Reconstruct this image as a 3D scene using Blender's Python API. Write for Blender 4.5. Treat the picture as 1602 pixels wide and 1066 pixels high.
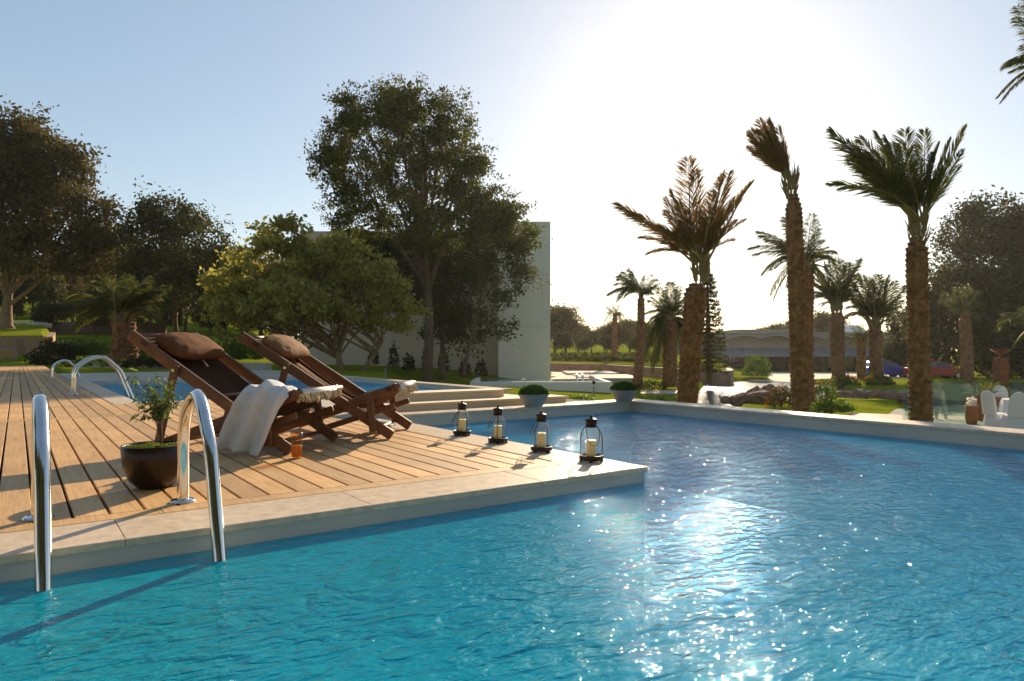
import bpy, math, random
import numpy as np
from mathutils import Vector, noise
random.seed(7); rng = np.random.default_rng(7)
scene = bpy.context.scene
for o in list(bpy.data.objects): bpy.data.objects.remove(o)
C = scene.collection
PI = math.pi

# ------------------------------------------------------------------ camera
FPX, HX, HY, EYE = 1087.0, 801.0, 548.0, 0.75          # focal length in photo pixels, principal column, horizon row, eye height
YAW = math.radians(35.47)
FW = (math.sin(YAW), math.cos(YAW)); RT = (math.cos(YAW), -math.sin(YAW))
cam_d = bpy.data.cameras.new('camera'); cam = bpy.data.objects.new('camera', cam_d); C.objects.link(cam)
cam.location = (0, 0, EYE); cam.rotation_euler = (PI/2, 0, -YAW)
cam_d.sensor_width = 36; cam_d.lens = FPX/1602*36; cam_d.shift_y = 15/1602
cam_d.clip_start = 0.05; cam_d.clip_end = 2000
scene.camera = cam

# ------------------------------------------------------------------ sky, sun, exposure
SUN_EL = math.radians(20.4); SUN_AZ = YAW + math.atan(289/1087)      # azimuth clockwise from +Y
w = bpy.data.worlds.new('World'); scene.world = w; w.use_nodes = True
nt = w.node_tree; nt.nodes.clear()
sky = nt.nodes.new('ShaderNodeTexSky'); sky.sky_type = 'NISHITA'; sky.sun_disc = False
sky.sun_elevation = SUN_EL; sky.sun_rotation = SUN_AZ
sky.air_density = 1.0; sky.dust_density = 0.38; sky.ozone_density = 1.0; sky.altitude = 0
bg = nt.nodes.new('ShaderNodeBackground'); bg.inputs['Strength'].default_value = 0.15
wo = nt.nodes.new('ShaderNodeOutputWorld')
gm = nt.nodes.new('ShaderNodeGamma'); gm.inputs[1].default_value = 0.62; hsw = nt.nodes.new('ShaderNodeHueSaturation'); hsw.inputs['Saturation'].default_value = 1.2
nt.links.new(sky.outputs[0], gm.inputs[0]); nt.links.new(gm.outputs[0], hsw.inputs['Color']); nt.links.new(hsw.outputs[0], bg.inputs[0]); nt.links.new(bg.outputs[0], wo.inputs[0])
sl = bpy.data.lights.new('sun', 'SUN'); sl.energy = 5.0; sl.angle = math.radians(0.5); sl.color = (1.0, 0.80, 0.56)
so = bpy.data.objects.new('sun', sl); C.objects.link(so)
sdir = Vector((math.sin(SUN_AZ)*math.cos(SUN_EL), math.cos(SUN_AZ)*math.cos(SUN_EL), math.sin(SUN_EL)))
so.rotation_euler = sdir.to_track_quat('Z', 'Y').to_euler(); so.location = sdir*60
scene.view_settings.view_transform = 'Standard'; scene.view_settings.look = 'None'
scene.view_settings.exposure = 0.8; scene.view_settings.gamma = 1; scene.view_settings.use_curve_mapping = False

# ------------------------------------------------------------------ coordinates
def W(a, d, z=0.0):                                  # lateral metres, depth metres -> world
    return Vector((FW[0]*d+RT[0]*a, FW[1]*d+RT[1]*a, z))
def G(x, y, z=0.0):                                  # photo pixel on the horizontal plane z
    d = (EYE-z)*FPX/(y-HY); return W((x-HX)/FPX*d, d, z)
def A(x, y, d):                                      # photo pixel at depth d
    return W((x-HX)/FPX*d, d, EYE+(HY-y)/FPX*d)
def S(px, d): return px*d/FPX

# ------------------------------------------------------------------ materials
def newmat(name):
    m = bpy.data.materials.new(name); m.use_nodes = True; n = m.node_tree; n.nodes.clear()
    out = n.nodes.new('ShaderNodeOutputMaterial'); return m, n, out
def N(n, t, **kw):
    x = n.nodes.new(t)
    for k, v in kw.items():
        if k in x.inputs.keys(): x.inputs[k].default_value = v
        else: setattr(x, k, v)
    return x
def L(n, a, b): n.links.new(a, b)
def ramp(n, fac, stops):
    r = n.nodes.new('ShaderNodeValToRGB'); e = r.color_ramp.elements
    while len(e) < len(stops): e.new(0.5)
    for i, (p, c) in enumerate(stops):
        e[i].position = p; e[i].color = (*c, 1) if len(c) == 3 else c
    L(n, fac, r.inputs[0]); return r
def coords(n, scale=(1,1,1), rot=(0,0,0)):
    tc = n.nodes.new('ShaderNodeTexCoord'); mp = n.nodes.new('ShaderNodeMapping')
    mp.inputs['Scale'].default_value = scale; mp.inputs['Rotation'].default_value = rot
    L(n, tc.outputs['Object'], mp.inputs[0]); return mp.outputs[0]
def M(name, c1, c2=None, rough=0.7, scale=6.0, stretch=(1,1,1), bump=0.0, bscale=None, metal=0.0, island=0.0, spec=0.5, detail=5, coat=0, sheen=0):
    """procedural principled material: two base colours mixed by noise, optional per-piece variation and bump"""
    m, n, out = newmat(name)
    c2 = c2 or tuple(v*0.75 for v in c1)
    v = coords(n, stretch)
    nz = N(n, 'ShaderNodeTexNoise', Scale=scale, Detail=detail, Roughness=0.6); L(n, v, nz.inputs['Vector'])
    r = ramp(n, nz.outputs['Fac'], [(0.3, c2), (0.7, c1)])
    col = r.outputs[0]
    if island:
        ge = n.nodes.new('ShaderNodeNewGeometry'); mr = N(n, 'ShaderNodeMapRange')
        mr.inputs['To Min'].default_value = 1-island; mr.inputs['To Max'].default_value = 1+island*0.6
        L(n, ge.outputs['Random Per Island'], mr.inputs['Value'])
        hs = N(n, 'ShaderNodeHueSaturation'); L(n, col, hs.inputs['Color']); L(n, mr.outputs[0], hs.inputs['Value']); col = hs.outputs[0]
    p = N(n, 'ShaderNodeBsdfPrincipled', Roughness=rough, Metallic=metal)
    p.inputs['Specular IOR Level'].default_value = spec
    p.inputs['Coat Weight'].default_value = coat
    p.inputs['Sheen Weight'].default_value = sheen
    if rough >= 0.85: p.inputs['Specular IOR Level'].default_value = min(spec, 0.15)
    L(n, col, p.inputs['Base Color'])
    if bump:
        n2 = N(n, 'ShaderNodeTexNoise', Scale=bscale or scale*4, Detail=4); L(n, v, n2.inputs['Vector'])
        b = N(n, 'ShaderNodeBump', Strength=bump, Distance=0.01); L(n, n2.outputs['Fac'], b.inputs['Height']); L(n, b.outputs[0], p.inputs['Normal'])
    L(n, p.outputs[0], out.inputs[0]); return m
def LEAF(name, c1, c2, trans=0.45, tcol=None, rough=0.65, gloss=True):
    m, n, out = newmat(name)
    ge = n.nodes.new('ShaderNodeNewGeometry')
    r = ramp(n, ge.outputs['Random Per Island'], [(0.0, c2), (1.0, c1)])
    p = N(n, 'ShaderNodeBsdfPrincipled', Roughness=rough); p.inputs['Specular IOR Level'].default_value = 0.25
    L(n, r.outputs[0], p.inputs['Base Color'])
    t = n.nodes.new('ShaderNodeBsdfTranslucent')
    hs = N(n, 'ShaderNodeHueSaturation', Saturation=1.15, Value=1.5); L(n, r.outputs[0], hs.inputs['Color']); L(n, hs.outputs[0], t.inputs[0])
    if tcol: t.inputs[0].default_value = (*tcol, 1)
    mx = N(n, 'ShaderNodeMixShader', Fac=trans); L(n, p.outputs[0], mx.inputs[1]); L(n, t.outputs[0], mx.inputs[2])
    L(n, mx.outputs[0], out.inputs[0]); return m

def wood_deck():
    m, n, out = newmat('deck boards')
    v = coords(n, (14, 0.9, 1))
    nz = N(n, 'ShaderNodeTexNoise', Scale=3.0, Detail=7, Roughness=0.65, Distortion=0.6); L(n, v, nz.inputs['Vector'])
    r = ramp(n, nz.outputs['Fac'], [(0.25, (0.46, 0.255, 0.09)), (0.5, (0.66, 0.405, 0.165)), (0.8, (0.77, 0.51, 0.235))])
    ge = n.nodes.new('ShaderNodeNewGeometry')
    rr = ramp(n, ge.outputs['Random Per Island'], [(0, (0.72, 0.70, 0.68)), (0.5, (0.95, 0.93, 0.9)), (1, (1.12, 1.04, 0.94))])
    mu = N(n, 'ShaderNodeMix', data_type='RGBA', blend_type='MULTIPLY'); mu.inputs[0].default_value = 1
    L(n, r.outputs[0], mu.inputs[6]); L(n, rr.outputs[0], mu.inputs[7])
    v2 = coords(n, (1, 1, 1)); st = N(n, 'ShaderNodeTexNoise', Scale=1.6, Detail=5); L(n, v2, st.inputs['Vector'])
    sr = ramp(n, st.outputs['Fac'], [(0.35, (0.80, 0.78, 0.76)), (0.6, (1, 1, 1))])
    mu2 = N(n, 'ShaderNodeMix', data_type='RGBA', blend_type='MULTIPLY'); mu2.inputs[0].default_value = 0.8
    L(n, mu.outputs[2], mu2.inputs[6]); L(n, sr.outputs[0], mu2.inputs[7])
    p = N(n, 'ShaderNodeBsdfPrincipled', Roughness=0.55); L(n, mu2.outputs[2], p.inputs['Base Color'])
    wv = N(n, 'ShaderNodeTexNoise', Scale=9.0, Detail=4); L(n, v, wv.inputs['Vector'])
    b = N(n, 'ShaderNodeBump', Strength=0.35, Distance=0.004); L(n, wv.outputs['Fac'], b.inputs['Height']); L(n, b.outputs[0], p.inputs['Normal'])
    L(n, p.outputs[0], out.inputs[0]); return m

def water_mat(name, tint, wave=1.0, refr=0.5, bscale=1.0, rough=0.018, dist=0.030, body=(0.0, 0.68, 0.86), turb=0.36, body2=None):
    m, n, out = newmat(name)
    v = coords(n, (1, 1, 1), (0, 0, math.radians(-35)))
    v2 = coords(n, (0.5, 1, 1), (0, 0, math.radians(35.47)))
    a = N(n, 'ShaderNodeTexNoise', Scale=32.0*bscale, Detail=3, Roughness=0.6, Distortion=0.5); L(n, v2, a.inputs['Vector'])
    b_ = N(n, 'ShaderNodeTexNoise', Scale=10.0*bscale, Detail=2, Roughness=0.5, Distortion=1.2); L(n, v2, b_.inputs['Vector'])
    c = N(n, 'ShaderNodeTexNoise', Scale=1.1*bscale, Detail=2); L(n, v, c.inputs['Vector'])
    amp = ramp(n, c.outputs['Fac'], [(0.3, (0.55,)*3), (0.7, (1,)*3)])
    m1 = N(n, 'ShaderNodeMath', operation='MULTIPLY'); m1.inputs[1].default_value = 0.48; L(n, a.outputs['Fac'], m1.inputs[0])
    m2 = N(n, 'ShaderNodeMath', operation='MULTIPLY_ADD'); m2.inputs[1].default_value = 1.15; L(n, b_.outputs['Fac'], m2.inputs[0]); L(n, m1.outputs[0], m2.inputs[2])
    m3 = N(n, 'ShaderNodeMath', operation='MULTIPLY'); L(n, m2.outputs[0], m3.inputs[0]); L(n, amp.outputs[0], m3.inputs[1])
    bp = N(n, 'ShaderNodeBump', Strength=wave, Distance=dist); L(n, m3.outputs[0], bp.inputs['Height'])
    fr = N(n, 'ShaderNodeFresnel', IOR=1.33); L(n, bp.outputs[0], fr.inputs['Normal'])
    gl = N(n, 'ShaderNodeBsdfGlossy', Roughness=rough); gl.inputs['Color'].default_value = (.74, .76, .79, 1); L(n, bp.outputs[0], gl.inputs['Normal'])
    rf = N(n, 'ShaderNodeBsdfRefraction', Roughness=0.0, IOR=1.33); rf.inputs['Color'].default_value = (*tint, 1); L(n, bp.outputs[0], rf.inputs['Normal'])
    tr = N(n, 'ShaderNodeBsdfTransparent'); tr.inputs[0].default_value = (*tint, 1)
    m0 = N(n, 'ShaderNodeMixShader', Fac=refr); L(n, tr.outputs[0], m0.inputs[1]); L(n, rf.outputs[0], m0.inputs[2])
    df = N(n, 'ShaderNodeBsdfDiffuse'); df.inputs[0].default_value = (*body, 1)
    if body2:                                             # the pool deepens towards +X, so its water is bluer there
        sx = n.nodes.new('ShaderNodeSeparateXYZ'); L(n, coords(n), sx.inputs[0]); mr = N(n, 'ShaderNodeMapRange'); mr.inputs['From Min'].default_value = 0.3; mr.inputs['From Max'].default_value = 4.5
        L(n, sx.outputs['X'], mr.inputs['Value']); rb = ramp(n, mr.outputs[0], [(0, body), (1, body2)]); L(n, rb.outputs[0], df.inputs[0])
    L(n, bp.outputs[0], df.inputs['Normal'])
    mt = N(n, 'ShaderNodeMixShader', Fac=turb); L(n, m0.outputs[0], mt.inputs[1]); L(n, df.outputs[0], mt.inputs[2])
    mx = N(n, 'ShaderNodeMixShader'); L(n, fr.outputs[0], mx.inputs[0]); L(n, mt.outputs[0], mx.inputs[1]); L(n, gl.outputs[0], mx.inputs[2])
    L(n, mx.outputs[0], out.inputs[0]); return m

def basin_mat():
    m, n, out = newmat('pool lining')
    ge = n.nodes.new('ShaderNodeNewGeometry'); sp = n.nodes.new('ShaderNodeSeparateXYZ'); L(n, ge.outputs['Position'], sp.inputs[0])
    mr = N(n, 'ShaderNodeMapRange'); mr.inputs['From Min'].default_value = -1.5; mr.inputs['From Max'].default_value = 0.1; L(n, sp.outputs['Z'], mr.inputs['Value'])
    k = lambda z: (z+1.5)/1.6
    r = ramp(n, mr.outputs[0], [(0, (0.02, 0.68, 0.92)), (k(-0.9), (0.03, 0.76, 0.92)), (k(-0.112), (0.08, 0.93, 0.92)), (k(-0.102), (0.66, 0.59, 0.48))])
    v = coords(n, (1, 1, 1)); nz = N(n, 'ShaderNodeTexNoise', Scale=1.3, Detail=3); L(n, v, nz.inputs['Vector'])
    rr = ramp(n, nz.outputs['Fac'], [(0.35, (0.78, 0.85, 0.92)), (0.65, (1, 1, 1))])
    mu = N(n, 'ShaderNodeMix', data_type='RGBA', blend_type='MULTIPLY'); mu.inputs[0].default_value = 1
    L(n, r.outputs[0], mu.inputs[6]); L(n, rr.outputs[0], mu.inputs[7])
    p = N(n, 'ShaderNodeBsdfPrincipled', Roughness=0.5); L(n, mu.outputs[2], p.inputs['Base Color'])
    L(n, p.outputs[0], out.inputs[0]); return m

def stone_mat(name, cols, scale=3.0, mortar=(0.25, 0.2, 0.15), zs=1.6):
    m, n, out = newmat(name)
    v = coords(n, (1, 1, zs))
    vo = N(n, 'ShaderNodeTexVoronoi', Scale=scale); L(n, v, vo.inputs['Vector'])
    vd = N(n, 'ShaderNodeTexVoronoi', Scale=scale, feature='DISTANCE_TO_EDGE'); L(n, v, vd.inputs['Vector'])
    sp = n.nodes.new('ShaderNodeSeparateColor'); L(n, vo.outputs['Color'], sp.inputs[0])
    r = ramp(n, sp.outputs[0], [(i/(len(cols)-1), c) for i, c in enumerate(cols)])
    e = ramp(n, vd.outputs['Distance'], [(0.02, (0, 0, 0)), (0.07, (1, 1, 1))])
    mx = N(n, 'ShaderNodeMix', data_type='RGBA'); L(n, e.outputs[0], mx.inputs[0]); mx.inputs[6].default_value = (*mortar, 1); L(n, r.outputs[0], mx.inputs[7])
    p = N(n, 'ShaderNodeBsdfPrincipled', Roughness=0.85); L(n, mx.outputs[2], p.inputs['Base Color'])
    b = N(n, 'ShaderNodeBump', Strength=0.6, Distance=0.03); L(n, e.outputs[0], b.inputs['Height']); L(n, b.outputs[0], p.inputs['Normal'])
    L(n, p.outputs[0], out.inputs[0]); return m

def glassy(name, color=(1, 1, 1), mixt=0.85, rough=0.0, ior=1.45):
    m, n, out = newmat(name)
    fr = n.nodes.new('ShaderNodeFresnel'); ge = n.nodes.new('ShaderNodeNewGeometry'); ma = N(n, 'ShaderNodeMath', operation='MULTIPLY_ADD'); ma.inputs[1].default_value = 1/ior-ior; ma.inputs[2].default_value = ior; L(n, ge.outputs['Backfacing'], ma.inputs[0]); L(n, ma.outputs[0], fr.inputs['IOR'])
    nz = N(n, 'ShaderNodeTexNoise', Scale=30.0); L(n, coords(n), nz.inputs['Vector'])
    rr = ramp(n, nz.outputs['Fac'], [(0.4, (rough,)*3), (0.7, (rough+0.05,)*3)])
    gl = N(n, 'ShaderNodeBsdfGlossy'); L(n, rr.outputs[0], gl.inputs['Roughness'])
    tr = N(n, 'ShaderNodeBsdfTransparent'); tr.inputs[0].default_value = (*color, 1)
    mx = N(n, 'ShaderNodeMixShader'); L(n, fr.outputs[0], mx.inputs[0]); L(n, tr.outputs[0], mx.inputs[1]); L(n, gl.outputs[0], mx.inputs[2])
    L(n, mx.outputs[0], out.inputs[0]); return m

m_deck = wood_deck()
m_under = M('deck underside', (0.035, 0.022, 0.014), rough=0.9)
m_coping = M('pale limestone coping', (0.78, 0.62, 0.44), (0.55, 0.42, 0.28), rough=0.38, scale=16, bump=0.15, bscale=60, island=0.10)
m_step = M('beige plaster steps', (0.78, 0.60, 0.39), (0.68, 0.51, 0.32), rough=0.8, scale=3, bump=0.1)
m_stonepave = M('stone paving', (0.55, 0.47, 0.36), (0.42, 0.36, 0.28), rough=0.6, scale=4, island=0.12, bump=0.1)
m_basin = basin_mat()
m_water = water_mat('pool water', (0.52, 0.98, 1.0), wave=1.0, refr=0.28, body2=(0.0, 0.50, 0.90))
m_water2 = water_mat('lagoon water', (0.55, 0.75, 0.75), wave=1.0, refr=0.2, bscale=0.35, rough=0.12, dist=0.03, body=(0.30, 0.44, 0.38), turb=0.5)
m_teak = M('teak', (0.24, 0.10, 0.040), (0.14, 0.055, 0.022), rough=0.5, scale=9, stretch=(1, 1, 1), bump=0.15, bscale=70, island=0.15)
m_teak_d = M('dark teak', (0.16, 0.07, 0.03), (0.10, 0.042, 0.018), rough=0.5, scale=9, bump=0.15, bscale=70, island=0.15)
m_plug = M('wood plug', (0.07, 0.028, 0.014), rough=0.6)
m_brown = M('brown cushion fabric', (0.17, 0.062, 0.022), (0.12, 0.043, 0.015), rough=0.9, scale=40, bump=0.3, bscale=260)
m_brown2 = M('tan brown cushion fabric', (0.24, 0.115, 0.045), (0.18, 0.08, 0.03), rough=0.85, scale=40, bump=0.3, bscale=260)
m_sling = M('dark brown sling fabric', (0.075, 0.032, 0.016), (0.05, 0.02, 0.01), rough=0.9, scale=60, bump=0.3, bscale=240)
m_cream = M('cream cotton', (0.72, 0.62, 0.42), (0.34, 0.23, 0.12), rough=0.95, scale=45, bump=0.4, bscale=120)
m_white = M('white cotton', (0.80, 0.79, 0.78), (0.72, 0.71, 0.72), rough=0.9, scale=20, bump=0.5, bscale=220)
m_steel = M('brushed steel', (0.80, 0.79, 0.77), (0.70, 0.69, 0.67), rough=0.13, metal=1.0, scale=12)
m_bronze = M('dark bronze', (0.045, 0.025, 0.017), (0.025, 0.014, 0.01), rough=0.45, metal=0.6, scale=30, bump=0.2)
m_candle = M('ivory candle wax', (0.86, 0.70, 0.33), (0.80, 0.62, 0.26), rough=0.45, scale=9)
m_candle.node_tree.nodes['Principled BSDF'].inputs['Subsurface Weight'].default_value = 0.5
m_candle.node_tree.nodes['Principled BSDF'].inputs['Subsurface Radius'].default_value = (0.03, 0.02, 0.008)
m_glass = glassy('clear glass', (0.97, 0.98, 0.97), ior=1.6)
m_amber = glassy('amber glass', (1.0, 0.86, 0.58))

m_juice = LEAF('orange drink', (0.48, 0.30, 0.04), (0.44, 0.26, 0.03), 0.5, tcol=(1.0, 0.55, 0.07))
m_potg = M('glazed dark brown pot', (0.024, 0.008, 0.005), (0.016, 0.006, 0.004), rough=0.3, scale=10, spec=.35)
m_moss = LEAF('moss', (0.26, 0.30, 0.06), (0.12, 0.15, 0.03), 0.2)
m_soil = M('soil', (0.09, 0.06, 0.035), rough=0.95, scale=20, bump=0.5)
m_olive = LEAF('olive leaves', (0.16, 0.20, 0.07), (0.07, 0.10, 0.04), 0.4)
m_bark = M('grey brown bark', (0.22, 0.15, 0.10), (0.09, 0.06, 0.04), rough=0.9, scale=5, stretch=(3, 3, 0.6), bump=0.8, bscale=12)
m_bark2 = M('tan bark', (0.30, 0.21, 0.12), (0.15, 0.10, 0.06), rough=0.9, scale=5, stretch=(3, 3, 0.6), bump=0.6, bscale=12)
m_bowl = M('grey concrete bowl', (0.46, 0.41, 0.34), (0.36, 0.32, 0.27), rough=0.8, scale=6, bump=0.15)
m_box = LEAF('clipped box leaves', (0.10, 0.20, 0.03), (0.035, 0.08, 0.015), 0.3)
m_palmtrunk = M('date palm trunk', (0.36, 0.19, 0.09), (0.14, 0.07, 0.032), rough=0.9, scale=9, bump=0.5, island=0.35)
m_frond = LEAF('palm leaflets', (0.12, 0.13, 0.035), (0.055, 0.065, 0.02), 0.4)
m_frond_b = LEAF('dry palm leaflets', (0.25, 0.15, 0.05), (0.11, 0.08, 0.03), 0.45)
m_rachis = M('palm leaf stalk', (0.30, 0.22, 0.08), (0.18, 0.13, 0.05), rough=0.6, scale=4)
m_lf_big = LEAF('poplar leaves', (0.105, 0.118, 0.024), (0.04, 0.048, 0.011), 0.42)
m_lf_fig = LEAF('fig tree leaves', (0.44, 0.41, 0.11), (0.18, 0.165, 0.05), 0.48)
m_lf_dark = LEAF('evergreen leaves', (0.075, 0.078, 0.022), (0.028, 0.032, 0.010), 0.3)
m_lf_oak = LEAF('dusty oak leaves', (0.125, 0.105, 0.030), (0.05, 0.04, 0.014), 0.3, rough=.7)
m_lf_hedge = LEAF('hedge leaves', (0.14, 0.20, 0.035), (0.05, 0.085, 0.018), 0.35)
m_lf_vine = LEAF('vine leaves', (0.12, 0.14, 0.03), (0.05, 0.06, 0.015), 0.3)
m_lf_red = LEAF('red flower petals', (0.42, 0.09, 0.05), (0.28, 0.04, 0.025), 0.3)
m_lf_white = LEAF('white flower petals', (0.8, 0.78, 0.7), (0.6, 0.58, 0.5), 0.3)
m_render = M('off white render', (0.88, 0.82, 0.71), (0.82, 0.76, 0.65), rough=0.85, scale=1.2, bump=0.08, bscale=20)
m_render2 = M('warm render', (0.66, 0.55, 0.41), (0.58, 0.48, 0.35), rough=0.85, scale=1.0, bump=0.08, bscale=20)
m_stonewall = stone_mat('honey stone wall', [(0.36, 0.19, 0.07), (0.26, 0.15, 0.07), (0.44, 0.27, 0.11), (0.22, 0.12, 0.06)], 1.0, zs=1.0)
m_drystone = stone_mat('reddish dry stone', [(0.27, 0.14, 0.09), (0.35, 0.22, 0.15), (0.20, 0.12, 0.09)], 3.2, zs=2.5)
m_rock = M('brown boulder', (0.40, 0.24, 0.16), (0.20, 0.13, 0.09), rough=0.9, scale=3, bump=0.8, bscale=6)
m_copper = M('copper sheet bands', (0.30, 0.095, 0.03), (0.16, 0.045, 0.015), rough=0.4, metal=0.35, scale=5, stretch=(1, 1, 6), island=0.35)
m_terra = M('terracotta', (0.40, 0.16, 0.07), (0.30, 0.12, 0.05), rough=0.8, scale=6)
m_dkglass = M('dark glazing', (0.018, 0.018, 0.022), rough=0.08, scale=1, spec=0.8)
m_awning = M('grey awning canvas', (0.28, 0.255, 0.24), (0.23, 0.21, 0.20), rough=0.9, scale=2)
m_hotel = M('beige concrete', (0.42, 0.36, 0.27), (0.34, 0.29, 0.22), rough=0.85, scale=0.8)
m_blue = M('blue car paint', (0.015, 0.05, 0.32), (0.012, 0.045, 0.28), rough=0.25, coat=1, scale=2)
m_red = M('red car paint', (0.40, 0.010, 0.012), (0.34, 0.009, 0.010), rough=0.25, coat=1, scale=2)
m_tyre = M('tyre rubber', (0.02, 0.02, 0.02), rough=0.8)
m_pad = M('grey plastic', (0.3, 0.3, 0.32), rough=0.5)
m_concrete = M('pale concrete', (0.46, 0.43, 0.38), (0.38, 0.36, 0.32), rough=0.85, scale=2)
m_path = M('sandy path', (0.62, 0.54, 0.42), (0.50, 0.43, 0.33), rough=0.9, scale=2, bump=0.2)
m_signw = M('pale sign letters', (0.45, 0.42, 0.42), rough=0.6)

# ------------------------------------------------------------------ mesh helpers
ORG = {}
def tag(o, label=None, cat=None, group=None, kind=None):
    if label: o['label'] = label
    if cat: o['category'] = cat
    if group: o['group'] = group
    if kind: o['kind'] = kind
    return o
def thing(name, loc, label, cat, group=None):
    o = bpy.data.objects.new(name, None); C.objects.link(o); o.location = loc; o.empty_display_size = 0.1
    ORG[o.name] = Vector(loc); return tag(o, label, cat, group)
def link_mesh(name, verts, faces, mat, parent=None, smooth=False, org=None):
    """verts in world space; re-based on the parent's origin, or on org for a top-level mesh"""
    v = np.asarray(verts, dtype=np.float64).reshape(-1, 3)
    base = Vector((0, 0, 0))
    if parent is not None: base = ORG[parent.name]
    elif org is not None: base = Vector(org)
    v = v - np.array(base)
    me = bpy.data.meshes.new(name)
    if isinstance(faces, np.ndarray):
        nf, k = faces.shape
        me.vertices.add(len(v)); me.vertices.foreach_set('co', v.astype(np.float32).ravel())
        me.loops.add(nf*k); me.loops.foreach_set('vertex_index', faces.astype(np.int32).ravel())
        me.polygons.add(nf); me.polygons.foreach_set('loop_start', np.arange(0, nf*k, k, dtype=np.int32))
        me.update(calc_edges=True)
    else:
        me.from_pydata([tuple(q) for q in v], [], faces); me.update()
    me.validate()
    if smooth: me.polygons.foreach_set('use_smooth', [True]*len(me.polygons))
    me.materials.append(mat)
    o = bpy.data.objects.new(name, me); C.objects.link(o)
    if parent is not None:
        o.parent = parent; ORG[o.name] = base.copy()
    else:
        o.location = base; ORG[o.name] = base.copy()
    return o
class MB:
    def __init__(s): s.v = []; s.f = []
    def add(s, vs, fs):
        b = len(s.v); s.v += [tuple(q) for q in vs]; s.f += [tuple(i+b for i in f) for f in fs]; return s
    def box(s, x0, x1, y0, y1, z0, z1):
        vs = [(x, y, z) for z in (z0, z1) for y in (y0, y1) for x in (x0, x1)]
        return s.add(vs, [(0,2,3,1),(4,5,7,6),(0,1,5,4),(2,6,7,3),(0,4,6,2),(1,3,7,5)])
    def beam(s, p, q, w_, h_, side=None):
        """rectangular bar from p to q; side = direction of its width"""
        p = Vector(p); q = Vector(q); t = (q-p).normalized()
        sd = Vector(side) if side is not None else t.cross(Vector((0,0,1)))
        if sd.length < 1e-4: sd = Vector((1,0,0))
        sd = (sd - t*sd.dot(t)).normalized(); up = sd.cross(t).normalized()
        vs = []
        for c in (p, q):
            for a_, b_ in ((-1,-1),(1,-1),(1,1),(-1,1)): vs.append(c+sd*a_*w_/2+up*b_*h_/2)
        return s.add(vs, [(0,1,2,3),(7,6,5,4),(0,4,5,1),(1,5,6,2),(2,6,7,3),(3,7,4,0)])
    def tube(s, pts, r, seg=8, cap=True):
        pts = [Vector(p) for p in pts]; n = len(pts)
        rs = r if isinstance(r, (list, tuple)) else [r]*n
        ref = None; b = len(s.v)
        for i, p in enumerate(pts):
            t = (pts[min(i+1, n-1)]-pts[max(i-1, 0)])
            if t.length < 1e-9: t = Vector((0,0,1))
            t.normalize()
            if ref is None: ref = t.orthogonal().normalized()
            else:
                ref = ref - t*ref.dot(t)
                ref = ref.normalized() if ref.length > 1e-6 else t.orthogonal().normalized()
            bi = t.cross(ref)
            for k in range(seg):
                an = 2*PI*k/seg; q = p + (ref*math.cos(an)+bi*math.sin(an))*rs[i]; s.v.append(tuple(q))
        for i in range(n-1):
            for k in range(seg):
                k2 = (k+1) % seg
                s.f.append((b+i*seg+k, b+i*seg+k2, b+(i+1)*seg+k2, b+(i+1)*seg+k))
        if cap:
            s.f.append(tuple(b+k for k in range(seg))[::-1]); s.f.append(tuple(b+(n-1)*seg+k for k in range(seg)))
        return s
    def lathe(s, prof, c=(0,0,0), seg=24, cap0=True, cap1=True, wob=0):
        b = len(s.v); n = len(prof)
        for r, z in prof:
            for k in range(seg):
                an = 2*PI*k/seg; s.v.append((c[0]+r*math.cos(an), c[1]+r*math.sin(an), c[2]+z))
        for i in range(n-1):
            for k in range(seg):
                k2 = (k+1) % seg; s.f.append((b+i*seg+k, b+i*seg+k2, b+(i+1)*seg+k2, b+(i+1)*seg+k))
        if cap0: s.f.append(tuple(b+k for k in range(seg))[::-1])
        if cap1: s.f.append(tuple(b+(n-1)*seg+k for k in range(seg)))
        return s
    def grid(s, fn, nu, nv):
        b = len(s.v)
        for i in range(nu+1):
            for j in range(nv+1): s.v.append(tuple(fn(i/nu, j/nv)))
        for i in range(nu):
            for j in range(nv):
                q = b+i*(nv+1)+j; s.f.append((q, q+1, q+nv+2, q+nv+1))
        return s
    def poly(s, pts, z0, z1):
        n = len(pts); b = len(s.v)
        for z in (z0, z1):
            for p in pts: s.v.append((p[0], p[1], z))
        s.f.append(tuple(b+i for i in range(n))[::-1]); s.f.append(tuple(b+n+i for i in range(n)))
        for i in range(n):
            j = (i+1) % n; s.f.append((b+i, b+j, b+n+j, b+n+i))
        return s
    def build(s, name, mat, parent=None, smooth=False, org=None, bevel=0, solid=0, sub=0):
        o = link_mesh(name, s.v, s.f, mat, parent, smooth, org)
        if solid:
            md = o.modifiers.new('solid', 'SOLIDIFY'); md.thickness = solid; md.offset = 0
        if bevel:
            md = o.modifiers.new('bevel', 'BEVEL'); md.width = bevel; md.segments = 2; md.limit_method = 'ANGLE'
        if sub:
            md = o.modifiers.new('sub', 'SUBSURF'); md.levels = sub; md.render_levels = sub
        return o
def bez(pts, n=12):
    """Catmull-Rom through pts"""
    P_ = [Vector(p) for p in pts]; P_ = [P_[0]*2-P_[1]] + P_ + [P_[-1]*2-P_[-2]]; out = []
    for i in range(1, len(P_)-2):
        a, b, c, d = P_[i-1:i+3]
        for k in range(n):
            t = k/n; out.append(0.5*((2*b)+(c-a)*t+(2*a-5*b+4*c-d)*t*t+(3*b-a-3*c+d)*t**3))
    out.append(P_[-2]); return out
def struct(mb, name, mat, **kw): return tag(mb.build(name, mat, **kw), kind='structure')

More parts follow.
